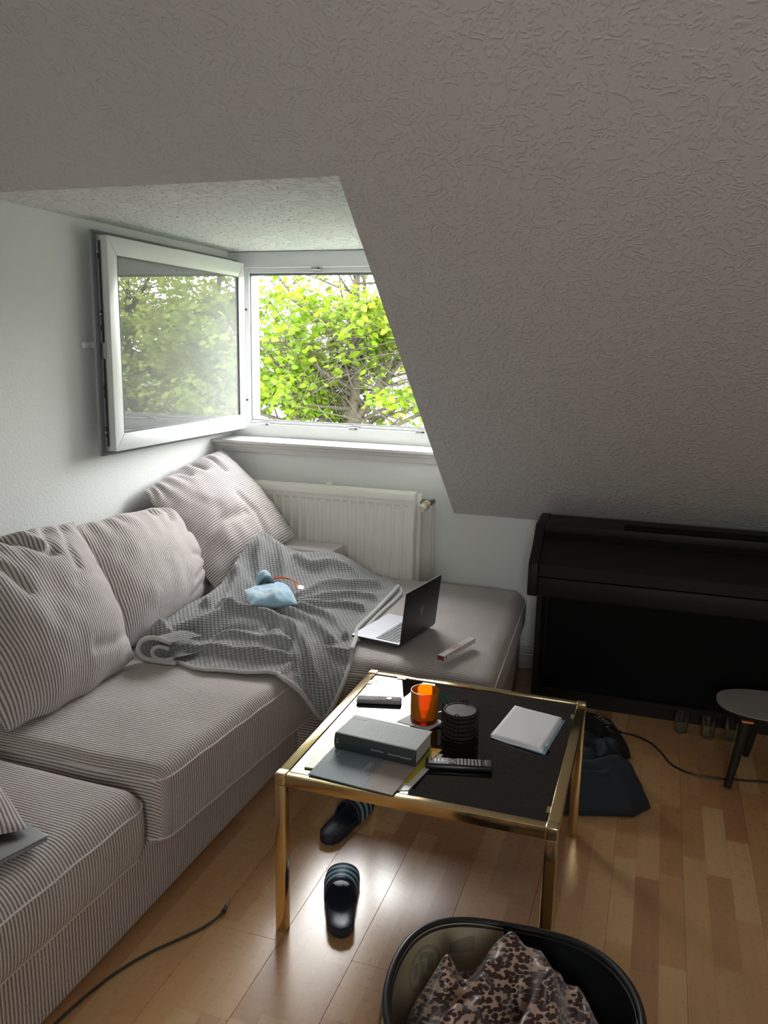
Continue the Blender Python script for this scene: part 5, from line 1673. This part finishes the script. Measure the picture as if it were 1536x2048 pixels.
TR_ = [(0.030, 0.016, [(1.96, -0.86), (2.04, -0.90), (2.10, -0.88), (2.16, -0.92), (2.20, -0.99)]), (0.028, 0.014, [(2.02, -0.98), (2.08, -0.93), (2.13, -0.95), (2.15, -1.02), (2.10, -1.06), (2.05, -1.03)]),
       (0.030, 0.016, [(1.95, -1.02), (2.02, -1.08), (2.10, -1.12), (2.20, -1.10), (2.27, -1.10)]), (0.026, 0.014, [(1.97, -1.18), (2.06, -1.17), (2.16, -1.17)]),
       (0.028, 0.013, [(2.06, -0.84), (2.08, -0.91), (2.06, -0.98), (2.03, -1.06)]), (0.022, 0.012, [(2.15, -0.86), (2.18, -0.93), (2.17, -1.03)]), (-0.03, 0.018, [(2.0, -0.93), (1.99, -1.02), (2.04, -1.12)]), (-0.028, 0.016, [(2.12, -0.99), (2.14, -1.07), (2.22, -1.05)])]
def tr_x(x, y):
    z = np.zeros_like(x)
    for A, wd, ln in TR_:
        dd, _, _ = distpoly(x, y, [(p.x, p.y) for p in spline([(a, b, 0) for a, b in ln], 5)], closed=False)
        z += A * np.exp(-(dd / wd) ** 2)
    return z
heap('trousers', 'dark navy trousers heaped on the floor between table leg and stool', 'clothing', trs, 0.105, 11, 'clothn', fold=0.030, freq=12, wid=0.08, power=0.7, extra=tr_x)

# ------------------------------------------------------------------ round leatherette tub with leopard cloth
pc = (2.058, -2.515)
pf = thing('leatherette_tub', (pc[0], pc[1], 0), 'round open tub of black and cream leatherette panels holding leopard print cloth', 'pouf')
bounds = [8, 103, 204, 282, 368]
ins = ['leatherb', 'leatherc', 'leatherb', 'leatherc']
outs = ['leatherc', 'leatherb', 'leatherc', 'leatherb']
def rad_(a, z):
    wob_ = 1 + 0.018 * math.sin(3 * a + 0.6) + 0.012 * math.sin(5 * a + 2)
    return wob_
op = [(0.165, 0.001), (0.215, 0.012), (0.244, 0.07), (0.256, 0.15), (0.256, 0.23), (0.249, 0.30), (0.242, 0.340)]
ip = [(0.228, 0.342), (0.228, 0.30), (0.226, 0.22), (0.205, 0.12), (0.12, 0.10), (0.001, 0.095)]
def panel(prof, a0, a1, mt, nm):
    k = 26
    g_ = np.zeros((len(prof), k + 1, 3))
    for i, (r_, z_) in enumerate(prof):
        for j in range(k + 1):
            f = j / k
            a = R(a0 + 0.35 + (a1 - a0 - 0.7) * f)
            wv = rad_(a, z_) * (1 - 0.010 * math.exp(-min(f, 1 - f) * 18))
            zz_ = z_ + (0.010 * math.sin(2 * a + 1.2) + 0.006 * math.sin(3 * a)) * (z_ / 0.34) ** 2
            g_[i, j] = (pc[0] + r_ * wv * math.cos(a), pc[1] + r_ * wv * math.sin(a), zz_)
    mb = MB(); mb.grid(g_)
    o = mb.build(nm, mt, pf, sharp=None)
    return o
for i in range(4):
    panel(op, bounds[i], bounds[i + 1], outs[i], 'outer_panel')
    panel(ip, bounds[i], bounds[i + 1], ins[i], 'inner_panel')
def rimpt(a, r_, z_):
    wv = rad_(a, z_)
    return (pc[0] + r_ * wv * math.cos(a), pc[1] + r_ * wv * math.sin(a), z_ + (0.010 * math.sin(2 * a + 1.2) + 0.006 * math.sin(3 * a)) * (z_ / 0.34) ** 2)
rm_ = MB()
rm_.tube([rimpt(2 * math.pi * k / 96, 0.2355, 0.342) for k in range(96)], 0.0075, 10, closed=True)
rm_.build('rim', 'leatherb', pf, sharp=None)
MB().tube([rimpt(2 * math.pi * k / 96, 0.2275, 0.336) for k in range(96)], 0.0032, 6, closed=True).build('piping', 'leatherb', pf, sharp=None)
# worn circular print on the cream inner panel
em = MB()
def wallpt(a, z_):
    r_ = float(np.interp(z_, [0.12, 0.22, 0.30, 0.342], [0.205, 0.226, 0.228, 0.228])) - 0.0012
    return rimpt(a, r_, z_)
ac, zc_ = R(150), 0.262
for rr1, rr2 in ((0.048, 0.0455), (0.0425, 0.0415)):
    g_ = np.array([[wallpt(ac + q * math.cos(t__) / 0.228, zc_ + q * math.sin(t__)) for t__ in np.linspace(0, 2 * math.pi, 49)] for q in (rr1, rr2)])
    em.grid(g_)
for (a_, b_, c_, d_) in ((-0.030, -0.015, -0.012, 0.022), (-0.006, -0.03, 0.010, 0.012), (0.014, -0.012, 0.030, 0.018), (-0.016, 0.018, 0.012, 0.030), (-0.012, -0.034, 0.004, -0.022)):
    g_ = np.array([[wallpt(ac + u / 0.228, zc_ + v) for v in np.linspace(b_, d_ + (u - a_) * .3, 5)] for u in np.linspace(a_, c_, 5)])
    em.grid(g_)
g_ = np.array([[wallpt(R(126) + u / 0.228, 0.285 + v) for v in np.linspace(-0.018 + 0.2 * abs(u), 0.018 - 0.3 * u, 5)] for u in np.linspace(-0.030, 0.026, 6)])
em.grid(g_)
em.build('faded_emblem', 'emblem', pf, sharp=None)

# leopard cloth
def hit_z(z): return z
lc = [(pc[0] + 0.207 * math.cos(a) * (1 + 0.05 * math.sin(3 * a)), pc[1] + 0.205 * math.sin(a) * (1 + 0.05 * math.sin(2 * a + 1))) for a in np.linspace(0, 2 * math.pi, 60)[:-1]]
LR = [(0.075, 0.040, [(2.02, -2.36), (2.025, -2.45), (1.99, -2.56), (1.96, -2.68)]), (0.060, 0.035, [(2.10, -2.39), (2.13, -2.47), (2.15, -2.60), (2.12, -2.70)]),
      (0.045, 0.025, [(1.90, -2.44), (1.93, -2.52), (1.95, -2.62)]), (0.035, 0.015, [(1.88, -2.50), (1.94, -2.49), (2.00, -2.48)]), (0.03, 0.013, [(1.89, -2.56), (1.95, -2.53), (2.00, -2.52)]),
      (0.055, 0.024, [(2.13, -2.50), (2.09, -2.58), (2.05, -2.68)]), (0.03, 0.016, [(2.04, -2.40), (2.09, -2.44), (2.12, -2.52)]), (0.035, 0.014, [(2.17, -2.38), (2.20, -2.46), (2.21, -2.58)]),
      (0.03, 0.014, [(1.93, -2.60), (1.97, -2.64), (2.0, -2.70)]), (-0.05, 0.022, [(1.965, -2.42), (1.975, -2.52), (1.95, -2.60)]), (-0.05, 0.02, [(2.075, -2.50), (2.06, -2.58), (2.02, -2.66)]), (-0.04, 0.02, [(2.16, -2.46), (2.17, -2.56), (2.16, -2.68)])]
def zl_(x, y):
    d, _, _ = distpoly(x, y, lc)
    e = np.clip(d / 0.08, 0, 1) ** 0.6
    z = 0.20 + 0.11 * e
    for A, wd, ln in LR:
        dd, _, _ = distpoly(x, y, [(p.x, p.y) for p in spline([(a, b, 0) for a, b in ln], 5)], closed=False)
        z += A * 0.8 * np.exp(-(dd / (wd * 1.25)) ** 2) * np.clip(d / 0.07, 0.0, 1) ** 0.7
    wx = x + 0.02 * vnoise(x * 14, y * 14, 5)
    z += (0.014 * (1 - np.abs(vnoise(wx * 26, y * 12, 3))) + 0.008 * vnoise(x * 45, y * 30, 6)) * e
    return z
V, F, UV = sheet(lc, 0.005, zl_, 0.4)
UV[:, 1] += V[:, 2] * 0.4
mb = MB(); mb.add(V.tolist(), F.tolist(), 0, UV.tolist())
lcl = mb.build('cloth', 'leo', None, sharp=None)
for v in lcl.data.vertices:
    v.co -= Vector((pc[0], pc[1], 0.2))
lcl.location = (pc[0], pc[1], 0.2)
lcl.name = 'leopard_cloth'
tagp(lcl, 'crumpled satin leopard print cloth heaped inside the round tub', 'cloth')
sd = lcl.modifiers.new('thickness', 'SOLIDIFY'); sd.thickness = 0.0015; sd.offset = -1
# ------------------------------------------------------------------ outdoors
gr = MB().box((-400, 0.6, -7.2), (400, 700, -7.0)).build('ground', 'lawn', kind='structure')
LEAF_V = [(0, 0, 0), (-0.30, 0.10, 0.03), (-0.50, 0.42, 0.10), (-0.36, 0.72, 0.06), (0, 1.08, -0.12), (0.36, 0.72, 0.06), (0.50, 0.42, 0.10), (0.30, 0.10, 0.03), (0, 0.5, -0.04)]
LEAF_F = [(8, 0, 1, 2), (8, 2, 3, 4), (8, 4, 5, 6), (8, 6, 7, 0)]
def leafm(rng, p, size, droop=0.6):
    a = rng.uniform(0, 2 * math.pi)
    d = Vector((math.cos(a), math.sin(a), rng.uniform(-1.4, 0.35) * droop))
    q = d.to_track_quat('Y', 'Z').to_matrix().to_4x4()
    return Matrix.Translation(p) @ q @ Matrix.Rotation(rng.uniform(-0.9, 0.9), 4, 'Y') @ Matrix.Diagonal((size, size, size, 1))
lmesh = bpy.data.meshes.new('leaf')
lmesh.from_pydata(LEAF_V, [], LEAF_F)
lmesh.materials.append(M['leaf'])
lmesh.shade_smooth()

CAMP = Vector((2.237, -3.858, 1.55))
def branchy(mb, rng, p, d, length, r, depth, tips, bend=0.25):
    pts = [Vector(p)]
    dd = Vector(d).normalized()
    n = max(3, int(length / 0.22))
    for i in range(n):
        dd = (dd + Vector((rng.uniform(-1, 1), rng.uniform(-1, 1), rng.uniform(-0.7, 0.9))) * bend * 0.5).normalized()
        pts.append(pts[-1] + dd * (length / n))
    rs = [max(0.004, r * (1 - 0.75 * i / n)) for i in range(n + 1)]
    mb.tube(pts, [q * (0.75 if depth == 2 else 0.5) for q in rs], 5)
    for i in range(1, n + 1):
        tips.append((pts[i], rs[i]))
        if depth > 0 and i > 0.25 * n and rng.random() < 0.75:
            a = rng.uniform(0, 2 * math.pi)
            side = Vector((math.cos(a), math.sin(a), rng.uniform(-0.3, 0.7)))
            branchy(mb, rng, pts[i], (dd + side * 1.1), length * rng.uniform(0.35, 0.6), rs[i] * 0.6, depth - 1, tips, bend)
    return pts

def tree(name, label, base, limbs, leafn, lsize, seed, mat, first=0, rbase=0.07, density=1.0, zlim=99):
    rng = random.Random(seed)
    t = thing(name, base, label, 'tree')
    wd = MB()
    tips = []
    for pts, r0, r1, sub in limbs:
        sp = spline(pts, 8)
        k = len(sp)
        rs = [r0 + (r1 - r0) * i / (k - 1) for i in range(k)]
        wd.tube(sp, rs, 9)
        for i in range(3, k):
            if rng.random() < sub:
                a = rng.uniform(0, 2 * math.pi)
                d = Vector((math.cos(a), math.sin(a), rng.uniform(0.05, 0.9)))
                branchy(wd, rng, sp[i], d, rng.uniform(0.7, 1.7), rs[i] * 0.45 + 0.004, 2, tips)
    wd.build('branches', 'bark', t, sharp=None)
    pos = []
    while len(pos) < leafn:
        p, r_ = rng.choice(tips)
        for _ in range(rng.randint(3, 7)):
            q = p + Vector((rng.gauss(0, 0.075), rng.gauss(0, 0.075), rng.gauss(-0.03, 0.06)))
            if first and (vnoise(q.x * 1.9 + 3, q.z * 2.1, 17) + 0.5 * vnoise(q.x * 4.5, q.z * 4.5, 5) < 0.02 + 0.10 * (q.z - 1.0) + (0.3 if (q.x < -1.9 and 1.25 < q.z < 1.95) else 0.0)) and rng.random() < 0.93:
                continue
            if first and abs(q.x - tx - 0.02) < 0.15 and q.y < 6.15 and rng.random() < 0.92:
                continue
            if q.z < zlim and not (zlim < 50 and q.z > zlim - 0.7 and rng.random() < 0.55):
                pos.append((q, rng.uniform(0.7, 1.25) * lsize))
        if rng.random() > density:
            continue
    fm = MB()
    if first:
        # the leaves that stand largest and clear in view become single leaves
        def key(q):
            d_ = q[0] - CAMP
            az = d_.x / d_.y
            vis = 1 if (-0.50 < az < -0.16 and -0.14 < d_.z / d_.y < 0.10) else 0
            return -vis * q[1] / d_.length
        pos.sort(key=key)
        for q, s_ in pos[:first]:
            o = bpy.data.objects.new('leaf', lmesh)
            COL.objects.link(o)
            o.parent = t
            o.matrix_local = I(*(-Vector(base))) @ leafm(rng, q, s_ * 0.82)
        pos = pos[first:]
    vv = np.array(LEAF_V)
    for q, s_ in pos:
        m4 = np.array(leafm(rng, q, s_))
        fm.add((vv @ m4[:3, :3].T + m4[:3, 3]).tolist(), LEAF_F)
    o = fm.build('foliage', mat, t, sharp=None, recalc=False)
    o['kind'] = 'stuff'
    return t

tx, ty = -1.47, 6.0
limbs = [
    ([(tx - .03, ty, -7.0), (tx - .05, ty, -3), (tx - .04, ty, 0.0), (tx - .03, ty, 0.62), (tx + .02, ty, 1.2), (tx, ty, 2.1), (tx + .02, ty, 2.6), (tx - .03, ty, 3.6)], 0.12, 0.022, 0.75),
    ([(tx + .02, ty + .03, 0.9), (tx + .09, ty + .1, 1.6), (tx + .08, ty + .1, 2.6), (tx + .2, ty + .1, 3.3)], 0.035, 0.015, 0.6),
    ([(tx, ty, 0.58), (-1.22, 6.05, 0.95), (-0.87, 6.15, 1.42), (-0.35, 6.3, 2.2), (0.05, 6.4, 3.0)], 0.055, 0.02, 0.7),
    ([(tx - .03, ty, 0.60), (-1.62, 5.95, 0.84), (-1.80, 5.9, 1.0), (-1.98, 5.85, 1.06), (-2.35, 5.8, 1.22), (-3.0, 5.7, 1.7)], 0.050, 0.016, 0.8),
    ([(tx - .02, ty, 0.25), (-1.9, 5.7, 0.45), (-2.3, 5.5, 0.62), (-2.9, 5.3, 0.8)], 0.045, 0.015, 0.8),
    ([(tx, ty, 1.3), (-1.75, 5.9, 1.68), (-2.1, 5.8, 2.0), (-2.5, 5.7, 2.5)], 0.030, 0.012, 0.8),
    ([(tx, ty, 0.2), (-1.0, 5.8, 0.5), (-0.5, 5.6, 0.75), (0.1, 5.5, 1.1)], 0.040, 0.014, 0.8),
    ([(tx, ty, 1.5), (-1.2, 5.8, 1.75), (-0.95, 5.6, 1.9), (-0.5, 5.5, 2.3)], 0.025, 0.010, 0.8),
    ([(tx, ty, 1.0), (-1.6, 5.4, 1.2), (-1.75, 5.0, 1.45), (-1.9, 4.6, 1.6)], 0.028, 0.010, 0.8),
    ([(tx, ty, -0.6), (-1.9, 5.6, -0.1), (-2.5, 5.3, 0.2), (-3.1, 5.2, 0.3)], 0.045, 0.014, 0.7),
    ([(tx, ty, -0.6), (-1.1, 5.6, -0.1), (-0.5, 5.3, 0.15), (0.2, 5.2, 0.4)], 0.045, 0.014, 0.7),
]
tree('spring_tree', 'spring tree with yellow green leaves close outside the window', (tx, ty, -7.0), limbs, 8500, 0.088, 7, 'leaf', first=300, zlim=2.9)

def simple_tree(label, x, y, h, spread, n, seed, ls=0.14):
    rng = random.Random(seed)
    lm_ = [([(x, y, -7.0), (x + .1, y, -3.5), (x, y, -1.0), (x + .1, y, h * 0.5), (x, y, h)], 0.16, 0.03, 0.8)]
    for i in range(13):
        a = 2.4 * i
        z = -3.4 + (h + 3.2) * i / 14
        s_ = spread * (1 - 0.45 * i / 13)
        lm_.append(([(x, y, z), (x + math.cos(a) * s_ * .5, y + math.sin(a) * s_ * .5, z + .35), (x + math.cos(a) * s_, y + math.sin(a) * s_, z + .9)], 0.06, 0.015, 0.9))
    return tree('garden_tree', label, (x, y, -7.0), lm_, n, ls, seed, 'leaf2', zlim=h - 0.2)
simple_tree('bushy green tree outside to the right, seen only mirrored in the open window pane', 5.6, 9.6, 3.2, 2.0, 16000, 21, 0.10)
simple_tree('green tree further off outside, seen mirrored at the far end of the open pane', 8.8, 11.4, 3.4, 2.2, 16000, 33, 0.11)
simple_tree('dense low tree outside between the two taller mirrored trees', 8.4, 15.5, 1.5, 3.4, 16000, 57, 0.13)
simple_tree('green tree nearer outside, seen mirrored beside the pane edge next to the hinge', 3.0, 7.6, 1.9, 1.3, 9000, 45, 0.09)

def house(label, x0, x1, y0, y1, zg, ze, zr, wins, skylights=(), chim=()):
    h = thing('house', ((x0 + x1) / 2, (y0 + y1) / 2, zg), label, 'house')
    w_ = MB().box((x0, y0, zg), (x1, y1, ze))
    ym_ = (y0 + y1) / 2
    w_.prism([(y0, ze), (y1, ze), (ym_, zr - 0.1)], x0 + 0.02, x1 - 0.02, 0)
    w_.build('walls', 'render', h)
    ov = 0.35
    sl_len = math.hypot(ym_ - y0, zr - ze)
    rf = MB()
    for sgn, ye in ((-1, y0 - ov), (1, y1 + ov)):
        zb = ze - (zr - ze) / (ym_ - y0) * ov
        L_ = math.hypot(ym_ - ye, zr - zb)
        vs = [(x0 - .3, ye, zb), (x1 + .3, ye, zb), (x1 + .3, ym_, zr), (x0 - .3, ym_, zr)]
        uv = [(0, 0), (x1 - x0 + .6, 0), (x1 - x0 + .6, L_), (0, L_)]
        rf.add(vs, [(0, 1, 2, 3)], 0, uv)
        rf.add([(a, b, c + 0.16) for a, b, c in vs], [(3, 2, 1, 0)], 0, uv)
        rf.add([(x0 - .3, ye, zb), (x1 + .3, ye, zb), (x1 + .3, ye, zb + .16), (x0 - .3, ye, zb + .16)], [(0, 1, 2, 3)], 0)
    rf.build('roof', 'rooft', h, recalc=False)
    vg = MB()
    for xv in (x0 - .3, x1 + .3):
        for ye in (y0 - ov, y1 + ov):
            zb = ze - (zr - ze) / (ym_ - y0) * ov
            vg.tube([(xv, ye, zb + .1), (xv, ym_, zr + .1)], 0.12, 6)
    vg.tube([(x0 - .3, y0 - ov, ze - (zr - ze) / (ym_ - y0) * ov), (x1 + .3, y0 - ov, ze - (zr - ze) / (ym_ - y0) * ov)], 0.09, 8)
    vg.build('verge_flashing', 'zinc', h)
    for (xa, za_, xb, zb_) in wins:
        f_ = MB()
        for lo, hi in (((xa, y0 - .06, za_), (xb, y0 + .02, za_ + .08)), ((xa, y0 - .06, zb_ - .08), (xb, y0 + .02, zb_)), ((xa, y0 - .06, za_), (xa + .08, y0 + .02, zb_)), ((xb - .08, y0 - .06, za_), (xb, y0 + .02, zb_)), (((xa + xb) / 2 - .04, y0 - .06, za_), ((xa + xb) / 2 + .04, y0 + .02, zb_))):
            f_.box(lo, hi)
        fo = f_.build('window', 'render', h)
        MB().box((xa + .07, y0 - .035, za_ + .07), (xb - .07, y0 - .01, zb_ - .07)).build('pane', 'winglass', fo)
    k = (zr - ze) / (ym_ - y0)
    for (xs_, ys_) in skylights:
        zc = ze + k * (ys_ - y0)
        n_ = Vector((0, -k, 1)).normalized()
        m4 = frame4((xs_, ys_, zc + 0.17), (1, 0, 0), (0, 1, k))
        so__ = MB().box((-0.42, -0.6, 0), (0.42, 0.6, 0.10), mat=m4).build('skylight', 'zinc', h)
        MB().box((-0.35, -0.52, 0.10), (0.35, 0.52, 0.11), mat=m4).build('pane', 'render', so__)
    for (xc, yc) in chim:
        MB().box((xc - .35, yc - .35, zr - 1.0), (xc + .35, yc + .35, zr + 0.9)).build('chimney', 'render', h)
    return h
house('white house with dark tiled roof and skylights seen behind the spring tree', -10.4, -1.8, 19.0, 27.0, -7.0, -0.6, 2.9,
      [(-9.8 + 1.9 * i, -2.3, -8.7 + 1.9 * i, -1.1) for i in range(4)] + [(-9.8 + 1.9 * i, -5.0, -8.7 + 1.9 * i, -3.7) for i in range(4)],
      skylights=((-9.0, 21.0), (-7.2, 20.6), (-5.0, 21.0)), chim=((-6.2, 23.4),))
house('long pale house further away, its wall glimpsed low between the leaves', -22.0, -8.0, 34.0, 42.0, -7.0, -1.4, 1.7,
      [(-21.0 + 2.4 * i, -3.4, -19.8 + 2.4 * i, -2.1) for i in range(5)])
